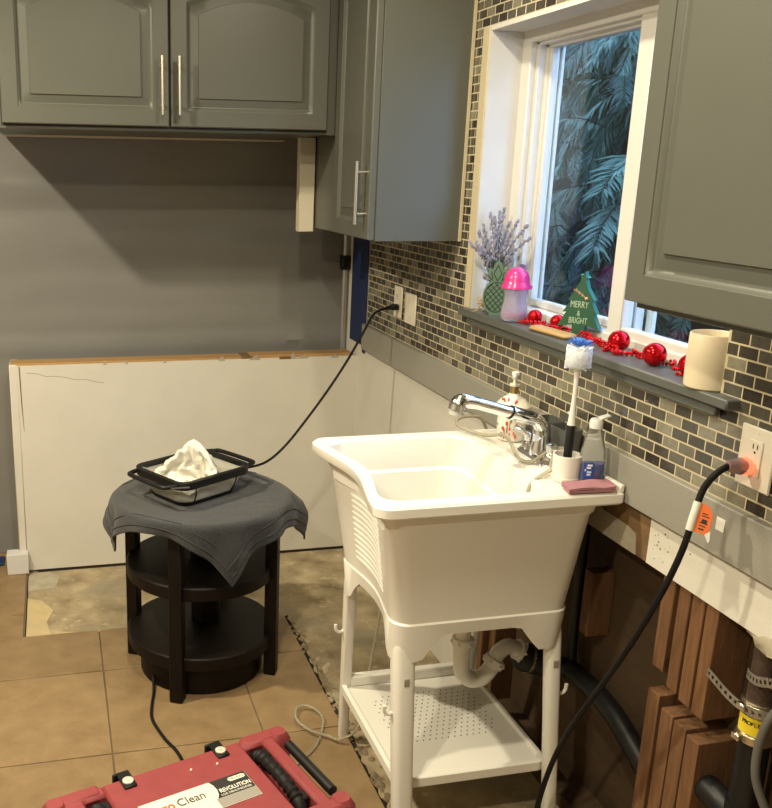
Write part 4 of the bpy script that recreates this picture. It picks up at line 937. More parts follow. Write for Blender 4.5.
# far cord
fc = thing('hanging_cable', 'black cord hanging from the far outlet down to the round table', 'cord', (-.03, 3.14, 1.14))
b = MB(); b.box((-.040, 3.118, 1.134), (-.0135, 3.140, 1.156), bev=.004); b.tube([(-.038, 3.128, 1.145), (-.065, 3.122, 1.142)], [.009, .006], 10); b.build('plug', BLACKPL, fc)
fpts = [(-.062, 3.1225, 1.1425)] + [tuple(at(x, y, 'y', Y)) for x, y, Y in [(374, 314, 3.11), (363, 333, 3.09), (347, 361, 3.07), (328, 390, 3.04), (306, 420, 3.01), (285, 446, 2.98), (266, 462, 2.95)]] + [(-.625, 2.905, .632), (-.655, 2.885, .630)]
b = MB(); b.tube(smooth_path(fpts, 6), .0045, 10); b.build('cable', RUBBER, fc)
b = MB(); b.tube(smooth_path([(-.97, 2.72, .095), (-.985, 2.665, .060), (-.985, 2.63, .020), (-.99, 2.58, .0055), (-1.005, 2.50, .005), (-1.01, 2.43, .005), (-.985, 2.33, .005), (-.955, 2.25, .005), (-.94, 2.12, .005), (-.93, 1.80, .005)], 6), .0048, 10)
tag(b.build('floor_cord', RUBBER), 'black cord running on the floor from beneath the round table', 'cord')

# ================================================================== ROUND TABLE, TOWEL, BASKET
TX, TY = -.809, 2.743
tab = thing('round_table', 'dark brown round three-tier side table under the charcoal towel', 'table', (TX, TY, 0.0005))
def disc(r, z0, z1, bev=.004): return [(r - bev, z0), (r, z0 + bev), (r, z1 - bev), (r - bev, z1)]
b = MB(); b.lathe(disc(.268, .560, .600, .006), (TX, TY, 0), 56); b.build('table_top', ESPRESSO, tab)
b = MB(); b.lathe(disc(.245, .345, .390), (TX, TY, 0), 56); b.build('middle_shelf', ESPRESSO, tab)
b = MB(); b.lathe(disc(.245, .105, .150), (TX, TY, 0), 56); b.build('lower_shelf', ESPRESSO, tab)
b = MB(); b.lathe(disc(.205, .0006, .104), (TX, TY, 0), 48); b.build('plinth', ESPRESSO, tab)
b = MB(); b.lathe(disc(.05, .150, .345), (TX + .02, TY + .03, 0), 24); b.lathe(disc(.05, .390, .560), (TX + .02, TY + .03, 0), 24); b.build('centre_post', ESPRESSO, tab)
a0 = math.atan2(-.214, -.11)
for k in range(4):
    a = a0 + k * PI / 2; M = Matrix.Translation((TX, TY, 0)) @ Matrix.Rotation(a, 4, 'Z')
    b = MB(); b.box((.222, -.021, .0006), (.262, .021, .560), bev=.003, M=M); b.build('leg', ESPRESSO, tab)
# towel draped over the top
def towel():
    N = 110; R = .272; top = .6035; L1, L2 = .330, .312; ang = math.radians(-40)
    vs = []; fs = []
    for j in range(N + 1):
        for i in range(N + 1):
            u_ = (i / N * 2 - 1) * L1; v_ = (j / N * 2 - 1) * L2
            x = u_ * math.cos(ang) - v_ * math.sin(ang) + .012; y = u_ * math.sin(ang) + v_ * math.cos(ang) - .005
            d = math.hypot(x, y); th = math.atan2(y, x)
            wr = .0022 * noise.noise(Vector((x * 9, y * 9, 1))) + .0012 * noise.noise(Vector((x * 30, y * 30, 5)))
            if d <= R: p = Vector((x, y, top + max(-.001, wr) + .001))
            else:
                e = d - R; rb = .010
                if e < rb * PI / 2: q = e / rb; rad = R + rb * math.sin(q); z = top - rb * (1 - math.cos(q))
                else: rad = R + rb; z = top - rb - (e - rb * PI / 2)
                f_ = min(1, e / .10); rad += f_ * (.014 * math.sin(th * 7 + 1.0) + .010 * math.sin(th * 13 + .5) + .014) + .018 * f_ * noise.noise(Vector((th * 2.4, e * 6, 3))) + .035 * min(1, e / .06) * math.exp(-(th / .5) ** 2)
                p = Vector((rad * math.cos(th), rad * math.sin(th), z))
            vs.append(p + Vector((TX, TY, 0)))
    for j in range(N):
        for i in range(N): a = j * (N + 1) + i; fs.append([a, a + 1, a + N + 2, a + N + 1])
    return vs, fs, N
vs, fs, N = towel()
tw_ = thing('bath_towel', 'charcoal terry towel draped over the round table', 'towel', (TX, TY, .6035))
b = MB(); b.add(vs, fs, 0, True); o = b.build('terry', TERRY, tw_); sm = o.modifiers.new('thickness', 'SOLIDIFY'); sm.thickness = .006; sm.offset = 1
hem = MB()
for side in range(4):
    for band in (4, 9):
        P = []
        for i in range(4, N - 3):
            idx = {0: band * (N + 1) + i, 1: (N - band) * (N + 1) + i, 2: i * (N + 1) + band, 3: i * (N + 1) + N - band}[side]
            c = vs[idx]; nrm = Vector((c.x - TX, c.y - TY, 0)).normalized() if (c - Vector((TX, TY, c.z))).length > .272 else Vector((0, 0, 1)); P.append(c + nrm * .0062)
        hem.tube(P, .0022, 5)
hem.build('woven_border', mat('charcoal_border', (.034, .036, .041), .85), tw_)
# basket: black frame, pale mesh bowl
BCX, BCY_, BA = -.835, 2.752, math.radians(31.5)
MBk = Matrix.Translation((BCX, BCY_, .6125)) @ Matrix.Rotation(BA, 4, 'Z')
bas = thing('colander_basket', 'black framed collapsible sink colander holding a white cloth', 'basket', (BCX, BCY_, .6125))
def T(M, pts): return [M @ Vector(p) for p in pts]
def rloop(hx, hy, r, z, n=6): return rr(0, 0, hx, hy, r, z, 0, n, 6)
b = MB()
RH = .092
sec = [(.002, RH), (.0, RH - .024), (-.013, RH - .024), (-.015, RH)]
loops = []
for (d, z) in sec + sec[:1]:
    loops.append(T(MBk, rloop(.150 + d, .128 + d, .045 + d, z)))
b.rings(loops, True, False, False, 0, False); b.build('rim_frame', BLACKPL, bas)
for sg in (-1, 1):
    P = [(sg * .148, -.098, RH - .009), (sg * .176, -.092, RH - .009), (sg * .190, -.070, RH - .009), (sg * .190, .070, RH - .009), (sg * .176, .092, RH - .009), (sg * .148, .098, RH - .009)]
    b = MB(); b.tube(T(MBk, smooth_path(P, 6)), .0072, 10); b.build('handle', BLACKPL, bas)
for (sx, sy) in ((-1, -1), (1, 1)):
    b = MB(); b.tube(T(MBk, [(sx * .125, sy * .132, RH - .010), (sx * .175, sy * .105, RH - .009)]), .004, 8); b.build('slide_rod', CHROME, bas)
b = MB(); b.rings([T(MBk, rloop(.139, .117, .04, RH - .004)), T(MBk, rloop(.134, .112, .04, RH - .025)), T(MBk, rloop(.120, .098, .04, .025)), T(MBk, rloop(.112, .090, .04, .010)), T(MBk, rloop(.09, .07, .04, .006))], True, False, True)
b.build('mesh_bowl', mat('pale_mesh_bowl', (.50, .48, .42), .5, alpha=.78), bas)
b = MB(); b.rings([T(MBk, rloop(.112, .090, .04, .012)), T(MBk, rloop(.116, .094, .04, .012)), T(MBk, rloop(.112, .090, .04, .0002)), T(MBk, rloop(.104, .082, .04, .0002)), T(MBk, rloop(.104, .082, .04, .010))], True, False, False, 0, False); b.build('foot_ring', BLACKPL, bas)
for k in range(4):
    x = -.075 + .15 * (k % 2); sy = -1 if k < 2 else 1
    b = MB(); b.tube(T(MBk, smooth_path([(x * 1.15, sy * .119, RH - .018), (x * 1.08, sy * .112, .040), (x, sy * .096, .011)], 4)), .0025, 6); b.build('wire', BLACKPL, bas)
# cloth in the basket
# 35 x 35 vertex grid of a square cloth settled into the basket (x, y, z in half millimetres, basket coordinates)
CLOTH = [
    -120, -109, 33, -108, -105, 51, -88, -108, 43, -69, -99, 47, -72, -84, 30, -55, -84, 43, -41, -79, 30, -22, -74, 36, -13, -53, 36, 9, -56, 33, 15, -74, 45, 1, -83, 59, -1, -99, 73, 20, -100, 78,
    37, -94, 90, 46, -108, 104, 31, -120, 114, 12, -116, 123, -2, -104, 136, -17, -106, 151, -5, -122, 140, -8, -142, 138, -9, -165, 138, -8, -183, 150, 11, -184, 141, 15, -162, 144, 13, -167, 124, 29, -165, 110,
    30, -152, 93, 45, -167, 101, 60, -174, 86, 44, -161, 77, 45, -146, 62, 67, -140, 62, 83, -127, 54, -134, -98, 45, -116, -96, 33, -93, -91, 32, -87, -93, 53, -69, -83, 52, -66, -67, 37, -46, -59, 36,
    -35, -68, 52, -14, -71, 47, -2, -53, 51, 18, -56, 59, 17, -75, 71, -1, -79, 83, 6, -96, 93, 22, -104, 103, 38, -91, 113, 42, -106, 127, 26, -116, 139, 8, -117, 150, -3, -105, 166, -16, -121, 159,
    -16, -141, 159, 3, -152, 152, 4, -172, 165, 17, -188, 160, 29, -178, 146, 25, -158, 139, 29, -147, 121, 39, -137, 106, 58, -150, 108, 72, -157, 92, 57, -145, 79, 41, -131, 75, 51, -125, 57, 68, -111, 54,
    -135, -78, 46, -118, -86, 53, -107, -74, 37, -95, -74, 56, -76, -70, 66, -59, -64, 57, -53, -44, 49, -32, -47, 44, -25, -58, 60, -6, -66, 68, 4, -46, 70, 19, -55, 83, 18, -76, 92, 4, -81, 108,
    8, -99, 118, 25, -91, 129, 44, -90, 141, 37, -105, 155, 17, -103, 165, 11, -121, 174, -11, -121, 179, 1, -137, 171, -3, -157, 173, 19, -160, 177, 30, -181, 177, 40, -168, 162, 44, -151, 147, 39, -135, 135,
    48, -123, 119, 64, -129, 106, 82, -139, 98, 71, -129, 81, 53, -118, 86, 41, -111, 70, 47, -105, 50, -125, -59, 41, -125, -69, 61, -105, -61, 56, -90, -59, 40, -86, -52, 60, -70, -56, 72, -50, -53, 69,
    -39, -36, 60, -17, -38, 61, -20, -54, 78, -2, -62, 85, 6, -47, 98, 24, -57, 103, 21, -73, 119, 5, -83, 131, 13, -94, 147, 30, -80, 153, 44, -88, 166, 34, -104, 179, 13, -102, 183, 6, -119, 193,
    12, -140, 189, -6, -152, 193, 10, -166, 196, 31, -164, 191, 45, -154, 178, 42, -138, 163, 46, -122, 150, 62, -127, 136, 74, -118, 120, 90, -119, 105, 84, -111, 85, 64, -100, 86, 46, -92, 76, 37, -87, 58,
    -145, -46, 41, -132, -64, 37, -111, -53, 36, -96, -38, 39, -78, -35, 50, -72, -35, 71, -54, -37, 81, -34, -45, 80, -29, -24, 72, -10, -35, 76, -16, -48, 94, -7, -65, 103, 9, -58, 117, 22, -56, 134,
    16, -72, 147, -1, -82, 158, 18, -84, 170, 35, -73, 178, 35, -88, 194, 17, -96, 203, 24, -116, 203, 8, -129, 208, -5, -147, 214, 14, -158, 215, 28, -147, 202, 47, -140, 194, 56, -129, 178, 60, -113, 164,
    76, -118, 150, 87, -110, 134, 86, -101, 114, 85, -92, 96, 78, -85, 75, 60, -80, 64, 43, -67, 59, -155, -56, 59, -133, -54, 59, -126, -37, 45, -107, -25, 50, -90, -15, 57, -69, -14, 63, -50, -25, 64,
    -43, -26, 85, -23, -29, 93, -5, -19, 90, -5, -35, 107, -20, -51, 112, -4, -43, 125, 2, -55, 140, 16, -53, 157, 6, -66, 173, 6, -81, 188, 22, -65, 193, 35, -72, 208, 31, -92, 218, 14, -105, 219,
    8, -123, 228, -3, -140, 234, 18, -144, 231, 29, -131, 216, 42, -121, 202, 55, -111, 189, 74, -111, 179, 79, -101, 162, 80, -91, 142, 77, -83, 122, 66, -86, 104, 73, -70, 90, 72, -63, 70, 60, -54, 54,
    -156, -40, 44, -150, -41, 65, -128, -41, 68, -110, -32, 71, -97, -14, 77, -79, -24, 80, -59, -17, 83, -40, -5, 84, -31, -13, 103, -11, -5, 106, -16, -20, 119, -31, -37, 124, -18, -45, 140, -1, -37, 150,
    -6, -52, 164, 3, -49, 184, -6, -66, 198, 9, -74, 209, 23, -64, 223, 25, -82, 236, 7, -94, 235, -5, -111, 239, 1, -128, 251, 22, -129, 246, 35, -118, 232, 45, -106, 217, 64, -104, 207, 68, -93, 189,
    70, -84, 170, 71, -74, 151, 62, -71, 131, 51, -72, 112, 51, -65, 92, 64, -49, 84, 70, -39, 66, -142, -24, 40, -150, -21, 60, -139, -27, 79, -121, -28, 90, -100, -31, 90, -82, -26, 101, -63, -16, 104,
    -49, 3, 102, -31, 7, 91, -30, 0, 113, -26, -7, 132, -40, -23, 138, -33, -37, 153, -15, -24, 162, -21, -42, 174, -19, -56, 190, -4, -46, 208, -7, -66, 218, 4, -68, 235, 18, -71, 252, 1, -85, 254,
    -12, -102, 257, 4, -114, 265, 25, -113, 260, 35, -101, 245, 53, -96, 234, 54, -87, 214, 58, -76, 197, 62, -66, 178, 52, -67, 159, 45, -62, 140, 48, -53, 120, 39, -50, 100, 44, -40, 82, 61, -27, 81,
    -145, -4, 38, -134, -6, 57, -139, -7, 77, -117, -10, 78, -110, -15, 98, -92, -7, 104, -73, 3, 106, -61, 12, 87, -45, 20, 100, -36, 19, 120, -44, 4, 134, -36, -7, 151, -47, -22, 162, -32, -25, 177,
    -11, -25, 186, -30, -38, 191, -27, -49, 208, -12, -46, 225, -1, -48, 242, -3, -63, 256, -4, -76, 273, -16, -94, 277, 5, -95, 274, 27, -97, 274, 41, -88, 261, 44, -78, 242, 52, -68, 225, 54, -58, 206,
    44, -59, 186, 39, -53, 167, 41, -43, 148, 33, -40, 129, 38, -30, 110, 33, -25, 90, 43, -20, 72, -163, -7, 50, -148, 9, 53, -132, 11, 67, -133, 3, 88, -111, 4, 88, -90, 4, 84, -88, 19, 100,
    -67, 14, 107, -60, 34, 108, -52, 29, 128, -47, 21, 148, -56, 0, 148, -40, -3, 164, -28, -6, 181, -17, -9, 199, -21, -29, 210, -39, -37, 220, -31, -46, 237, -16, -37, 252, -9, -47, 269, -21, -63, 277,
    -15, -79, 292, 7, -85, 293, 27, -80, 287, 35, -70, 270, 42, -60, 253, 41, -52, 233, 34, -53, 213, 35, -42, 194, 27, -37, 174, 29, -27, 156, 24, -22, 136, 29, -12, 117, 42, -8, 100, 56, -8, 84,
    -177, 3, 64, -156, 4, 72, -146, 22, 75, -126, 21, 79, -112, 24, 96, -97, 25, 79, -79, 33, 86, -80, 31, 108, -67, 23, 126, -68, 40, 138, -68, 21, 147, -71, 7, 162, -54, 10, 175, -40, 8, 192,
    -31, -1, 211, -20, -12, 224, -29, -26, 237, -46, -36, 248, -33, -44, 263, -22, -34, 279, -11, -49, 289, -13, -63, 305, 8, -70, 309, 26, -63, 298, 32, -52, 280, 28, -48, 260, 21, -49, 240, 22, -37, 222,
    19, -29, 202, 17, -20, 182, 19, -10, 164, 31, -4, 146, 44, -2, 130, 58, -7, 114, 67, -19, 98, -183, 21, 74, -171, 8, 88, -150, 13, 95, -140, 31, 90, -121, 40, 86, -108, 32, 97, -91, 45, 100,
    -68, 48, 103, -80, 38, 119, -89, 41, 139, -85, 33, 157, -82, 20, 175, -72, 7, 187, -57, -6, 192, -48, -15, 211, -40, -6, 229, -31, -8, 249, -34, -24, 263, -46, -35, 279, -35, -44, 295, -16, -32, 301,
    -7, -44, 316, 11, -55, 323, 21, -44, 307, 13, -44, 286, 8, -42, 266, 15, -31, 248, 11, -22, 230, 13, -11, 211, 20, -2, 193, 34, -1, 176, 47, 0, 160, 59, -7, 144, 64, -22, 128, 59, -34, 111,
    -198, 24, 89, -179, 25, 100, -159, 29, 108, -138, 35, 112, -125, 51, 105, -114, 40, 115, -94, 44, 122, -85, 61, 110, -66, 54, 125, -75, 56, 144, -74, 49, 164, -69, 38, 181, -67, 26, 199, -71, 4, 206,
    -68, -12, 219, -57, -19, 236, -52, -9, 255, -44, -10, 276, -37, -20, 293, -46, -33, 309, -28, -25, 318, -15, -36, 332, 6, -36, 333, 6, -31, 312, -2, -29, 292, -2, -24, 272, 8, -12, 257, 19, -5, 240,
    31, -4, 221, 35, -13, 203, 50, -8, 188, 63, -8, 171, 55, -23, 157, 56, -38, 141, 71, -43, 126, -192, 40, 75, -181, 46, 95, -160, 44, 92, -156, 49, 113, -136, 54, 123, -116, 60, 121, -103, 58, 136,
    -82, 63, 132, -63, 75, 128, -54, 59, 143, -54, 42, 156, -50, 33, 174, -46, 24, 192, -53, 15, 213, -68, 8, 227, -71, -4, 243, -72, -16, 261, -65, -14, 282, -52, -7, 299, -51, -15, 319, -36, -15, 334,
    -15, -15, 332, 6, -15, 336, -1, -11, 317, 10, -13, 298, 17, -25, 283, 27, -15, 268, 34, -19, 247, 34, -24, 227, 50, -25, 213, 54, -28, 191, 72, -24, 182, 76, -26, 162, 68, -46, 157, 77, -32, 143,
    -173, 40, 64, -166, 54, 78, -158, 66, 95, -140, 63, 106, -144, 75, 124, -124, 75, 135, -104, 79, 139, -93, 77, 121, -83, 74, 139, -68, 69, 156, -50, 61, 164, -47, 52, 182, -48, 43, 202, -50, 35, 222,
    -58, 23, 238, -68, 14, 255, -82, 2, 266, -81, -2, 288, -71, 4, 307, -55, 5, 322, -36, 6, 332, -15, 6, 334, 6, 6, 339, 17, -8, 327, 25, -20, 311, 34, -31, 295, 38, -32, 274, 42, -38, 253,
    51, -34, 235, 53, -47, 217, 68, -37, 204, 71, -45, 184, 88, -35, 176, 89, -41, 155, 89, -47, 134, -153, 34, 59, -147, 42, 77, -138, 57, 91, -150, 75, 92, -132, 77, 104, -119, 88, 117, -105, 98, 131,
    -85, 97, 123, -71, 91, 137, -63, 90, 157, -64, 75, 174, -67, 59, 187, -70, 42, 200, -70, 41, 221, -72, 40, 242, -77, 32, 261, -89, 21, 277, -68, 14, 279, -65, 23, 299, -46, 15, 306, -34, 0, 313,
    -13, -4, 317, 3, 11, 318, 25, 10, 318, 25, -1, 299, 38, -12, 285, 55, -21, 276, 61, -36, 263, 66, -46, 244, 71, -40, 224, 71, -58, 213, 85, -58, 195, 98, -53, 180, 93, -61, 160, 105, -49, 147,
    -151, 55, 63, -131, 46, 65, -126, 64, 76, -138, 82, 77, -120, 82, 89, -107, 94, 100, -95, 107, 113, -84, 117, 130, -88, 100, 143, -82, 97, 164, -84, 82, 177, -88, 62, 185, -90, 49, 203, -92, 37, 221,
    -92, 32, 242, -96, 40, 262, -82, 42, 279, -63, 33, 273, -48, 30, 288, -40, 10, 285, -25, 13, 299, -12, -3, 295, 3, 13, 297, 24, 19, 299, 42, 9, 294, 38, 6, 273, 45, -11, 259, 64, -16, 254,
    81, -28, 245, 84, -49, 239, 91, -53, 219, 100, -67, 207, 106, -73, 188, 111, -72, 166, 117, -67, 146, -155, 50, 43, -134, 58, 47, -127, 75, 59, -120, 93, 69, -118, 104, 88, -124, 104, 109, -111, 119, 119,
    -103, 124, 137, -101, 111, 155, -101, 90, 158, -104, 87, 179, -102, 74, 197, -110, 56, 205, -111, 45, 224, -104, 50, 244, -90, 60, 257, -73, 59, 269, -55, 53, 280, -45, 36, 269, -29, 23, 270, -11, 17, 283,
    -13, -2, 274, 8, 4, 277, 21, 22, 278, 42, 25, 281, 57, 16, 268, 51, 7, 249, 61, -6, 235, 71, -22, 226, 91, -32, 228, 109, -43, 223, 103, -46, 203, 119, -57, 192, 130, -65, 175, 136, -74, 156,
    -160, 67, 31, -155, 63, 52, -148, 83, 59, -140, 100, 72, -135, 117, 82, -130, 125, 102, -127, 133, 122, -123, 117, 137, -116, 99, 145, -119, 96, 166, -123, 77, 175, -122, 68, 195, -124, 67, 216, -115, 63, 235,
    -94, 67, 237, -76, 56, 241, -62, 67, 253, -51, 49, 258, -32, 53, 270, -17, 40, 277, -2, 27, 266, -14, 10, 257, 7, 5, 256, 23, 19, 257, 33, 36, 265, 52, 31, 254, 69, 20, 248, 80, 4, 238,
    80, -5, 219, 100, -12, 224, 118, -24, 218, 123, -37, 202, 116, -38, 181, 119, -50, 162, 129, -57, 144, -179, 75, 37, -166, 80, 53, -162, 78, 75, -160, 100, 82, -142, 98, 92, -142, 109, 111, -145, 122, 128,
    -135, 102, 127, -135, 90, 143, -134, 81, 162, -142, 84, 182, -136, 84, 202, -121, 88, 219, -104, 80, 226, -91, 65, 216, -74, 73, 230, -58, 59, 234, -41, 49, 239, -23, 47, 251, -5, 53, 265, -3, 38, 248,
    -13, 21, 238, 8, 12, 237, 13, 32, 244, 32, 42, 244, 39, 21, 239, 58, 14, 230, 78, 16, 221, 97, 8, 214, 92, -12, 204, 115, -9, 204, 133, -19, 198, 137, -33, 183, 138, -38, 162, 134, -37, 140,
    -193, 92, 42, -186, 78, 58, -182, 80, 80, -170, 87, 96, -161, 105, 102, -152, 126, 103, -163, 114, 119, -152, 111, 138, -156, 92, 146, -147, 98, 163, -140, 105, 183, -125, 101, 198, -108, 90, 204, -92, 96, 219,
    -76, 81, 216, -60, 68, 214, -46, 75, 230, -31, 60, 225, -24, 67, 244, -1, 66, 248, -11, 53, 233, -9, 34, 221, 6, 19, 216, 9, 40, 224, 29, 47, 224, 33, 26, 219, 49, 14, 210, 67, 3, 207,
    84, 16, 198, 102, 6, 196, 106, -11, 183, 128, -4, 184, 144, -14, 176, 156, -26, 161, 153, -45, 150, -208, 101, 53, -197, 94, 70, -176, 100, 72, -186, 101, 92, -180, 112, 110, -169, 132, 113, -158, 132, 132,
    -170, 119, 146, -155, 110, 158, -134, 112, 153, -127, 119, 173, -114, 103, 180, -96, 101, 191, -76, 100, 204, -80, 80, 195, -62, 88, 206, -44, 75, 208, -25, 79, 218, -16, 85, 236, 3, 78, 231, 6, 57, 221,
    -3, 46, 205, -3, 26, 197, 17, 30, 205, 29, 49, 203, 46, 44, 219, 62, 32, 209, 63, 19, 192, 76, 5, 180, 95, 17, 181, 114, 9, 181, 117, -5, 165, 138, -3, 158, 138, -22, 147, 158, -27, 139,
    -220, 103, 71, -203, 110, 83, -184, 119, 74, -172, 118, 92, -190, 129, 102, -189, 131, 125, -176, 135, 143, -161, 136, 157, -145, 126, 146, -133, 131, 163, -111, 127, 160, -112, 125, 182, -100, 121, 199, -85, 109, 186,
    -70, 94, 181, -52, 84, 189, -34, 90, 196, -34, 99, 216, -13, 99, 221, 1, 86, 211, 14, 69, 206, 14, 51, 193, 1, 37, 181, 19, 26, 186, 38, 33, 190, 45, 53, 200, 66, 50, 197, 79, 35, 189,
    81, 23, 170, 95, 9, 161, 110, 24, 167, 127, 14, 164, 123, 4, 143, 134, -9, 131, 150, -20, 120, -218, 121, 60, -214, 128, 80, -194, 132, 89, -173, 136, 82, -170, 141, 101, -183, 151, 118, -175, 155, 137,
    -157, 155, 149, -138, 145, 141, -120, 137, 146, -113, 148, 165, -103, 145, 184, -87, 138, 195, -74, 125, 184, -58, 110, 183, -40, 97, 176, -38, 111, 195, -21, 113, 207, -8, 97, 200, -16, 79, 198, 5, 82, 190,
    4, 63, 179, 14, 47, 166, 29, 33, 168, 35, 52, 179, 55, 57, 183, 62, 37, 180, 80, 46, 171, 99, 36, 174, 96, 30, 152, 111, 14, 148, 128, 29, 149, 143, 13, 152, 146, 9, 130, 163, -1, 123,
    -197, 123, 62, -211, 139, 62, -199, 150, 77, -178, 156, 79, -183, 158, 100, -164, 155, 107, -161, 168, 125, -150, 174, 142, -131, 165, 147, -111, 156, 142, -95, 147, 153, -90, 158, 173, -76, 154, 189, -61, 139, 193,
    -46, 127, 182, -45, 114, 164, -30, 125, 180, -11, 121, 190, -17, 101, 182, -25, 82, 179, -7, 73, 174, 14, 80, 167, 28, 65, 163, 22, 45, 151, 43, 48, 160, 58, 64, 164, 59, 41, 158, 77, 33, 152,
    93, 49, 158, 113, 43, 160, 110, 35, 139, 123, 20, 128, 141, 30, 138, 159, 19, 146, 162, 20, 123, -194, 125, 42, -191, 141, 53, -195, 163, 58, -189, 176, 76, -172, 166, 84, -156, 170, 97, -155, 184, 112,
    -139, 186, 128, -124, 185, 142, -106, 176, 151, -88, 164, 144, -74, 168, 161, -63, 169, 179, -66, 150, 174, -50, 140, 165, -35, 129, 152, -15, 130, 165, -4, 113, 171, -25, 107, 163, -26, 86, 159, -14, 70, 154,
    5, 78, 147, 26, 74, 145, 29, 55, 134, 48, 47, 138, 44, 68, 147, 66, 61, 154, 79, 51, 140, 99, 46, 137, 113, 60, 148, 129, 45, 146, 131, 40, 123, 150, 31, 118, 164, 37, 135, 178, 21, 136,
    -178, 133, 30, -172, 147, 44, -178, 149, 63, -174, 169, 58, -167, 185, 73, -152, 188, 87, -140, 174, 99, -124, 181, 112, -111, 191, 126, -99, 175, 131, -84, 187, 143, -66, 185, 153, -52, 173, 161, -53, 152, 157,
    -35, 155, 171, -18, 145, 161, -2, 132, 151, 3, 111, 151, -18, 112, 142, -25, 92, 138, -19, 71, 134, 2, 64, 131, 15, 81, 126, 36, 75, 131, 49, 60, 121, 64, 65, 136, 74, 81, 149, 92, 68, 146,
    93, 63, 125, 111, 53, 127, 128, 64, 137, 147, 52, 133, 150, 50, 111, 166, 37, 113, 180, 42, 129, -177, 116, 44, -161, 130, 49, -158, 149, 56, -158, 164, 71, -153, 179, 57, -138, 184, 71, -125, 172, 85,
    -114, 189, 95, -106, 177, 111, -86, 180, 114, -74, 193, 126, -55, 187, 135, -56, 168, 141, -40, 154, 140, -27, 166, 153, -26, 147, 141, -12, 133, 134, 7, 127, 138, -3, 109, 129, -17, 98, 119, -4, 81, 121,
    -2, 62, 109, 19, 62, 116, 39, 69, 112, 51, 82, 124, 71, 74, 119, 78, 91, 131, 97, 90, 143, 110, 76, 130, 112, 66, 110, 130, 57, 116, 141, 73, 129, 160, 62, 127, 167, 56, 106, 185, 45, 108,
    -157, 114, 50, -169, 121, 66, -154, 136, 73, -142, 151, 66, -139, 166, 49, -123, 177, 57, -108, 174, 73, -111, 168, 93, -90, 170, 98, -84, 191, 96, -66, 190, 106, -67, 175, 123, -52, 159, 122, -32, 162, 122,
    -26, 178, 137, -11, 162, 145, 2, 148, 133, 7, 135, 118, -2, 117, 110, -7, 98, 101, 10, 88, 107, 3, 76, 92, 24, 68, 95, 33, 87, 104, 52, 96, 110, 71, 96, 115, 85, 78, 116, 96, 97, 123,
    118, 96, 122, 131, 77, 116, 137, 66, 97, 152, 76, 110, 168, 82, 125, 182, 66, 119, 193, 63, 100, -168, 97, 52, -153, 106, 65, -140, 123, 64, -127, 139, 60, -126, 150, 41, -112, 159, 56, -115, 155, 77,
    -95, 156, 88, -89, 173, 77, -71, 185, 79, -61, 174, 93, -66, 159, 109, -50, 176, 108, -35, 183, 119, -14, 181, 118, -1, 165, 128, -16, 150, 119, -10, 134, 105, 2, 126, 89, 9, 112, 106, 19, 98, 91,
    9, 87, 76, 26, 73, 75, 39, 90, 83, 58, 97, 89, 78, 99, 97, 93, 81, 98, 108, 84, 111, 116, 101, 100, 138, 97, 107, 150, 83, 94, 168, 70, 96, 169, 90, 106, 187, 87, 118, 204, 75, 113,
    -157, 103, 36, -140, 101, 50, -139, 121, 43, -119, 125, 46, -108, 141, 35, -102, 140, 55, -106, 136, 76, -85, 144, 74, -78, 161, 62, -61, 174, 65, -68, 160, 79, -55, 150, 92, -39, 166, 94, -30, 185, 100,
    -13, 173, 98, 6, 177, 112, -6, 159, 103, 11, 143, 102, 21, 125, 102, 31, 109, 97, 19, 118, 79, 21, 100, 64, 26, 81, 56, 45, 79, 66, 64, 80, 77, 77, 98, 75, 94, 101, 89, 111, 84, 90,
    129, 83, 97, 140, 99, 85, 162, 102, 95, 161, 83, 81, 180, 78, 89, 189, 96, 98, 204, 97, 113, -145, 87, 26, -126, 94, 33, -123, 109, 51, -113, 111, 31, -95, 124, 34, -100, 118, 55, -89, 125, 72,
    -84, 136, 55, -68, 148, 48, -50, 159, 53, -54, 146, 71, -37, 152, 82, -42, 170, 71, -28, 186, 80, -7, 180, 78, -3, 166, 93, 14, 152, 94, 27, 155, 111, 39, 136, 109, 48, 121, 97, 41, 124, 76,
    41, 104, 71, 43, 93, 52, 55, 76, 47, 73, 73, 59, 90, 87, 61, 100, 81, 79, 110, 103, 78, 131, 91, 78, 149, 79, 77, 153, 102, 73, 176, 99, 79, 188, 82, 70, 201, 83, 87, 207, 103, 93,
    -132, 70, 28, -132, 79, 47, -114, 89, 53, -100, 96, 38, -82, 108, 32, -86, 101, 54, -72, 112, 66, -74, 120, 45, -57, 130, 52, -42, 141, 45, -38, 132, 66, -23, 148, 67, -30, 167, 54, -13, 179, 65,
    -13, 158, 73, 5, 151, 79, 24, 163, 76, 39, 165, 94, 53, 150, 100, 57, 135, 84, 60, 120, 69, 41, 118, 55, 58, 106, 62, 68, 92, 45, 80, 76, 38, 86, 66, 58, 102, 80, 59, 121, 89, 67,
    138, 103, 61, 138, 80, 60, 156, 83, 61, 167, 103, 59, 186, 105, 71, 203, 93, 67, 221, 100, 77, -118, 54, 36, -118, 76, 31, -105, 71, 48, -89, 84, 53, -85, 87, 30, -71, 88, 47, -57, 98, 60,
    -61, 104, 39, -57, 124, 33, -41, 119, 46, -24, 119, 59, -22, 137, 47, -13, 156, 44, 3, 170, 55, -5, 148, 58, 9, 136, 64, 20, 140, 80, 35, 156, 74, 57, 159, 81, 75, 146, 78, 59, 142, 65,
    61, 126, 49, 66, 107, 41, 84, 107, 55, 96, 90, 46, 100, 69, 39, 120, 66, 54, 112, 85, 48, 122, 106, 46, 144, 99, 48, 156, 82, 41, 173, 83, 52, 182, 103, 50, 201, 111, 57, 219, 100, 55,
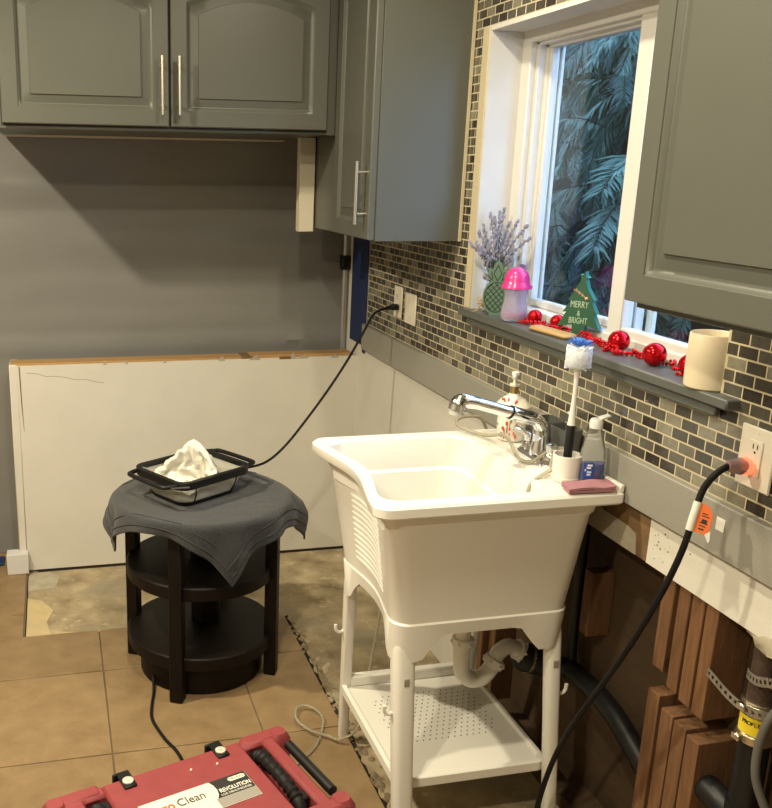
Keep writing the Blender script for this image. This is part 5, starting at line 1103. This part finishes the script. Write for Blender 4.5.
    -105, 50, 21, -107, 58, 40, -91, 70, 30, -88, 62, 52, -73, 69, 36, -57, 84, 31, -47, 81, 51, -43, 102, 49, -47, 106, 28, -28, 115, 29, -12, 110, 43, -10, 129, 31, 2, 140, 44, 15, 158, 40,
    14, 159, 64, 21, 142, 50, 24, 128, 64, 42, 139, 61, 52, 159, 59, 71, 165, 70, 79, 148, 61, 83, 128, 54, 65, 128, 39, 83, 114, 35, 90, 95, 27, 107, 90, 35, 117, 69, 31, 132, 74, 47,
    139, 92, 36, 150, 112, 31, 168, 100, 33, 177, 79, 32, 191, 84, 47, 195, 104, 38, 205, 116, 52]
def cloth():
    q = CLOTH; n = 34
    vs = [MBk @ Vector((q[k] / 2000 * 1.08 + .004, q[k + 1] / 2000 * 1.08, max(q[k + 2] / 2000 * 1.06, .0085))) for k in range(0, len(q), 3)]
    b = MB(); b.add(vs, [[a, a + 1, a + n + 2, a + n + 1] for a in (jj * (n + 1) + ii for jj in range(n) for ii in range(n))], 0, True); return b
cl = cloth().build('white_cloth', CLOTHW)
tag(cl, 'crumpled white cloth heaped in the black colander basket', 'cloth')
sd2 = cl.modifiers.new('thickness', 'SOLIDIFY'); sd2.thickness = .0028; sd2.offset = 0; sd3 = cl.modifiers.new('soft', 'SUBSURF'); sd3.levels = 1; sd3.render_levels = 2

# ================================================================== RED DEHUMIDIFIER
A0 = at(48, 800, 'z', .40); AN = math.radians(16.725)
MD = Matrix.Translation((A0.x, A0.y, 0)) @ Matrix.Rotation(AN, 4, 'Z')
deh = thing('dehumidifier', 'red plastic dehumidifier case with black handles on the tile floor', 'dehumidifier', tuple(MD @ Vector((.27, -.15, .0006))))
DL, DD, DH = .535, .300, .400
def loop(x0, x1, y0, y1, r, z): return T(MD, rr((x0 + x1) / 2, (y0 + y1) / 2, (x1 - x0) / 2, (y1 - y0) / 2, r, z, 0, 5, 4))
b = MB(); b.rings([loop(.012, DL - .012, -DD + .012, -.012, .02, .0008), loop(.004, DL - .004, -DD + .004, -.004, .02, .02), loop(.004, DL - .004, -DD + .004, -.004, .02, .345)], True, True, True); b.build('case', RED, deh)
# lid built around two handle wells
WL = [(.062, .108), (.428, .474)]; WV = (-.262, -.040)
b = MB()
def lid(u0, u1, v0, v1, z0=.345, z1=DH, bev=.006): b.box((u0, v0, z0), (u1, v1, z1), bev=bev, M=MD)
lid(.108, .428, -DD + .006, -.006); lid(.006, .062, -DD + .006, -.006); lid(.474, DL - .030, -DD + .006, -.006)
for (u0, u1) in WL: lid(u0 - .003, u1 + .003, WV[1], -.006); lid(u0 - .003, u1 + .003, -DD + .006, WV[0])
b.build('lid', RED, deh)
for u0, u1 in ((-.002, .105), (.430, DL + .002)):
    for v0, v1 in ((-.040, .004), (-DD - .004, -.262)):
        b = MB(); b.box((u0, v0, .345), (u1, v1, DH + .0035), bev=.010, M=MD); b.build('end_rim', RED, deh)
for (u, v) in ((DL - .010, -.022), (DL - .010, -DD + .025), (.010, -.022), (.010, -DD + .025)):
    b = MB(); sx = 1 if u > .2 else -1
    b.rings([loop(u - .030, u + .022, v - .028, v + .024, .018, .25), loop(u - .030, u + .022, v - .028, v + .024, .018, DH - .010), loop(u - .020, u + .012, v - .018, v + .014, .012, DH + .006)], True, True, True, 0, False); b.build('corner_bumper', RED, deh)
for u in (DL - .006, .006):
    b = MB(); b.tube(T(MD, [(u, -.058, DH - .012), (u, -.235, DH - .012)]), .011, 12); b.build('side_bar', BLACKPL, deh)
for (u0, u1) in WL:
    uc = (u0 + u1) / 2 - .006; P = smooth_path([(uc, -.052, DH - .024), (uc, -.068, DH - .008), (uc, -.095, DH + .002), (uc, -.150, DH + .006), (uc, -.205, DH + .002), (uc, -.236, DH - .008), (uc, -.252, DH - .024)], 8)
    b = MB(); b.tube(T(MD, P), [.0135 + .0018 * (math.sin(i * PI / 1.5) if 8 < i < len(P) - 9 else 0) for i in range(len(P))], 14); h_ = b.build('grip_handle', RUBBER, deh)
    for v in (-.066, -.222):
        b = MB(); b.box((u0 + .022, v - .014, DH - .03), (u1 - .001, v + .014, DH - .004), bev=.003, M=MD); br_ = b.build('hinge_block', BLACKPL, h_)
for u in (.160, .374):
    s_ = MB(); s_.box((u - .014, -.046, DH + .0005), (u + .014, .008, DH + .006), bev=.002, M=MD); s_.box((u - .022, .003, DH - .06), (u + .012, .009, DH + .005), bev=.002, M=MD); so = s_.build('latch_strap', BLACKPL, deh)
    s_ = MB(); s_.lathe([(.0115, DH + .006), (.0115, DH + .0085), (.008, DH + .0095), (.0075, DH + .0085), (.003, DH + .0085), (.003, DH + .010)], (0, 0, 0), 20, M=MD @ Matrix.Translation((u, -.028, 0))); s_.build('latch_button', mat('pale_button', (.55, .53, .46), .4), so)
lp = MB(); lp.box((.150, -.188, DH + .0003), (.389, -.105, DH + .0012), bev=.0004, M=MD); lab = lp.build('label_plate', mat('white_label', (.72, .69, .60), .35), deh)
DARKL = mat('dark_label_print', (.035, .034, .031), .4); MIDL = mat('grey_label_print', (.30, .28, .25), .4); ORG_ = mat('orange_print', (.72, .14, .04), .45); DGL = mat('charcoal_print', (.06, .06, .06), .45); WHL = mat('white_print', (.74, .72, .64), .45)
pts = [(.306, -.106), (.388, -.106), (.388, -.160), (.302, -.160), (.309, -.148), (.312, -.135), (.311, -.120)]
b = MB(); nq = len(pts); vs = [MD @ Vector((x, y, DH + .0013)) for x, y in pts]; vs2 = [MD @ Vector((x, y, DH + .0017)) for x, y in pts]; b.add(vs + vs2, [list(range(nq)), list(range(nq, 2 * nq))] + [[i, (i + 1) % nq, (i + 1) % nq + nq, i + nq] for i in range(nq)]); b.build('dark_print', DARKL, lab)
b = MB(); b.box((.298, -.187, DH + .0013), (.388, -.160, DH + .0016), M=MD); b.build('grey_print', MIDL, lab)
b = MB(); b.rings([loop(.345, .384, -.124, -.112, .0058, DH + .0017), loop(.345, .384, -.124, -.112, .0058, DH + .0021)]); b.build('pill_print', WHL, lab)
TL = lambda x, y: MD @ frame((x, y, DH + .0021), (1, 0, 0), (0, 1, 0))
text('print_text', 'DRI-EAZ', .0095, TL(.3645, -.118), DARKL, lab, .0002)
text('print_text', 'REVOLUTION', .0165, TL(.350, -.142), WHL, lab, .0002, sx=.70, font_bold=True)
text('print_text', 'LGR DEHUMIDIFIER', .0085, TL(.347, -.1545), WHL, lab, .0002, sx=.95)
text('print_text', 'Clean', .031, TL(.253, -.136), DGL, lab, .0002, sx=.85)
text('print_text', 'ro', .031, TL(.203, -.136), ORG_, lab, .0002, sx=.9, font_bold=True)
b = MB()
for (u, v) in ((.292, -.052), (.350, -.060)): b.sphere(MD @ Vector((u, v, DH + .0015)), .003, 6, 4)
b.build('paint_fleck', WHL, deh)

# ================================================================== OUTSIDE
b = MB(); b.box((.115, -6, -.4), (9, 12, -.3)); struct(b.build('ground_outside', mat('dark_soil', (.03, .035, .025), .95, var=.3, vscale=3)))
NEED = [mat('fir_needles_%d' % k, c, .7, var=.35, vscale=6, rnd=.25) for k, c in enumerate([(.100, .180, .128), (.055, .112, .085), (.160, .260, .190)])]
BARK = mat('dark_bark', (.045, .035, .030), .9, var=.3, vscale=20)
def frond(seed, L):
    """a drooping evergreen spray: stem with narrow leaf blades both sides, each a folded blade"""
    rn = random.Random(seed); b = MB(); P = smooth_path([(0, 0, 0), (L * .35, 0, .05 * L), (L * .7, 0, -.06 * L), (L, 0, -.30 * L)], 8)
    b.tube(P, [.004 * (1 - .8 * i / len(P)) for i in range(len(P))], 5, 1)
    for i in range(3, len(P)):
        for s_ in (-1, 1):
            for q in range(2):
                l = L * rn.uniform(.22, .36) * (1.1 - .45 * i / len(P)); c = P[i]; d = Vector((rn.uniform(.5, .95), s_ * rn.uniform(.35, .8), rn.uniform(-.75, -.15))).normalized(); w = d.cross(Vector((0, 0, 1))).normalized() * l * .085
                mid = c + d * l * .5 + Vector((0, 0, .02 * l)); tip = c + d * l + Vector((0, 0, -.14 * l)); nz = Vector((0, 0, -.05 * l))
                b.add([c, mid - w + nz, mid, mid + w + nz, tip], [[0, 1, 2], [1, 4, 2], [2, 4, 3], [0, 2, 3]], 0)
    return b
frs = {}
for k in range(4):
    for m_ in range(3): frs[(k, m_)] = frond(40 + k, .42 + .05 * k).mesh('branch', [NEED[m_], BARK], fix=False)
rnd = random.Random(77)
def tree(label, x, y, h, n, rad, seed, shade_):
    rn = random.Random(seed); t = thing('evergreen_tree', label, 'tree', (x, y, -.3), 'evergreen trees outside the window')
    b = MB(); b.tube([(x, y, -.3), (x + .03, y, h * .5), (x, y + .02, h)], [.07, .05, .012], 10); b.build('trunk', BARK, t)
    for k in range(n):
        z = .35 + (h - .35) * (k + .5) / n; a = rn.uniform(0, 2 * PI)
        if rn.random() < .7: a = rn.gauss(PI + .5, 1.0)          # more growth on the open, lit side
        reach = rad * (1 - .6 * z / h) * rn.uniform(.25, 1.0)
        o = bpy.data.objects.new('branch', frs[(rn.randrange(4), rn.choice(shade_))]); COL.objects.link(o); o.parent = t
        o.location = (math.cos(a) * reach, math.sin(a) * reach, z + .3); o.rotation_euler = (rn.gauss(0, .3), rn.gauss(.55, .35), a + rn.gauss(0, .6)); s_ = rn.uniform(.5, .95); o.scale = (s_, s_ * 1.15, s_)
tree('broad blue-green evergreen seen through the left half of the window', 1.95, 5.05, 3.5, 290, 1.0, 1, (0, 0, 2))
tree('leafy blue-green evergreen close outside the middle of the window', 1.75, 3.75, 3.4, 290, .95, 2, (0, 2, 1))
tree('dark evergreen behind the near end of the window', 2.15, 2.65, 3.3, 260, .95, 3, (0, 1, 1))
tree('dim evergreen standing furthest back outside the window', 2.9, 6.5, 3.6, 200, 1.1, 4, (1, 1, 0))
# dark hedge added behind the trees to block the bright sky
b = MB(); vs = []; fs = []; ny, nz = 110, 46
for k in range(nz + 1):
    for j in range(ny + 1):
        y = -2 + 13 * j / ny; z = -.3 + 3.7 * k / nz; n_ = noise.noise(Vector((y * 1.6, z * 1.6, 2))) * .25 + noise.noise(Vector((y * 5, z * 5, 7))) * .12
        vs.append((3.5 + n_ + .25 * (z / 3.4) ** 3, y, z))
for k in range(nz):
    for j in range(ny): a = k * (ny + 1) + j; fs.append([a, a + 1, a + ny + 2, a + ny + 1])
base = len(vs); vs += [(5.0, y_, z_) for y_, z_ in ((-2, -.3), (11, -.3), (11, 3.4), (-2, 3.4))]
fs += [[base, base + 1, base + 2, base + 3], [nz * (ny + 1), nz * (ny + 1) + ny, base + 2, base + 3]]
b.add(vs, fs, 0, True); tag(b.build('backdrop', mat('dark_backdrop', (.020, .036, .036), .95, col2=(.008, .014, .016), vscale=7, bump=.8, bscale=12), None, False), 'tall dark hedge added behind the evergreens to block the sky', 'backdrop')

# ================================================================== CEILING LAMPS
for (x, y, pw, lab) in LAMPS:
    t = thing('recessed_light', lab, 'ceiling light', (x, y, CEIL - .012), 'recessed ceiling lights')
    b = MB(); b.lathe([(.062, CEIL - .001), (.085, CEIL - .001), (.085, CEIL - .008), (.065, CEIL - .012), (.062, CEIL - .006)], (x, y, 0), 32); b.build('trim_ring', VINYL, t)
    b = MB(); b.lathe([(.001, CEIL - .004), (.062, CEIL - .004)], (x, y, 0), 32); b.build('lens', mat('lamp_lens', (1, 1, 1), .5, emis=(1.0, .86, .62), estr=8.0), t)
    ld = bpy.data.lights.new('lamp', 'AREA'); ld.shape = 'DISK'; ld.size = .09; ld.energy = pw; ld.color = LAMP_COL; ld.spread = PI
    lo = bpy.data.objects.new('bulb', ld); COL.objects.link(lo); lo.location = (0, 0, -.006); lo.parent = t
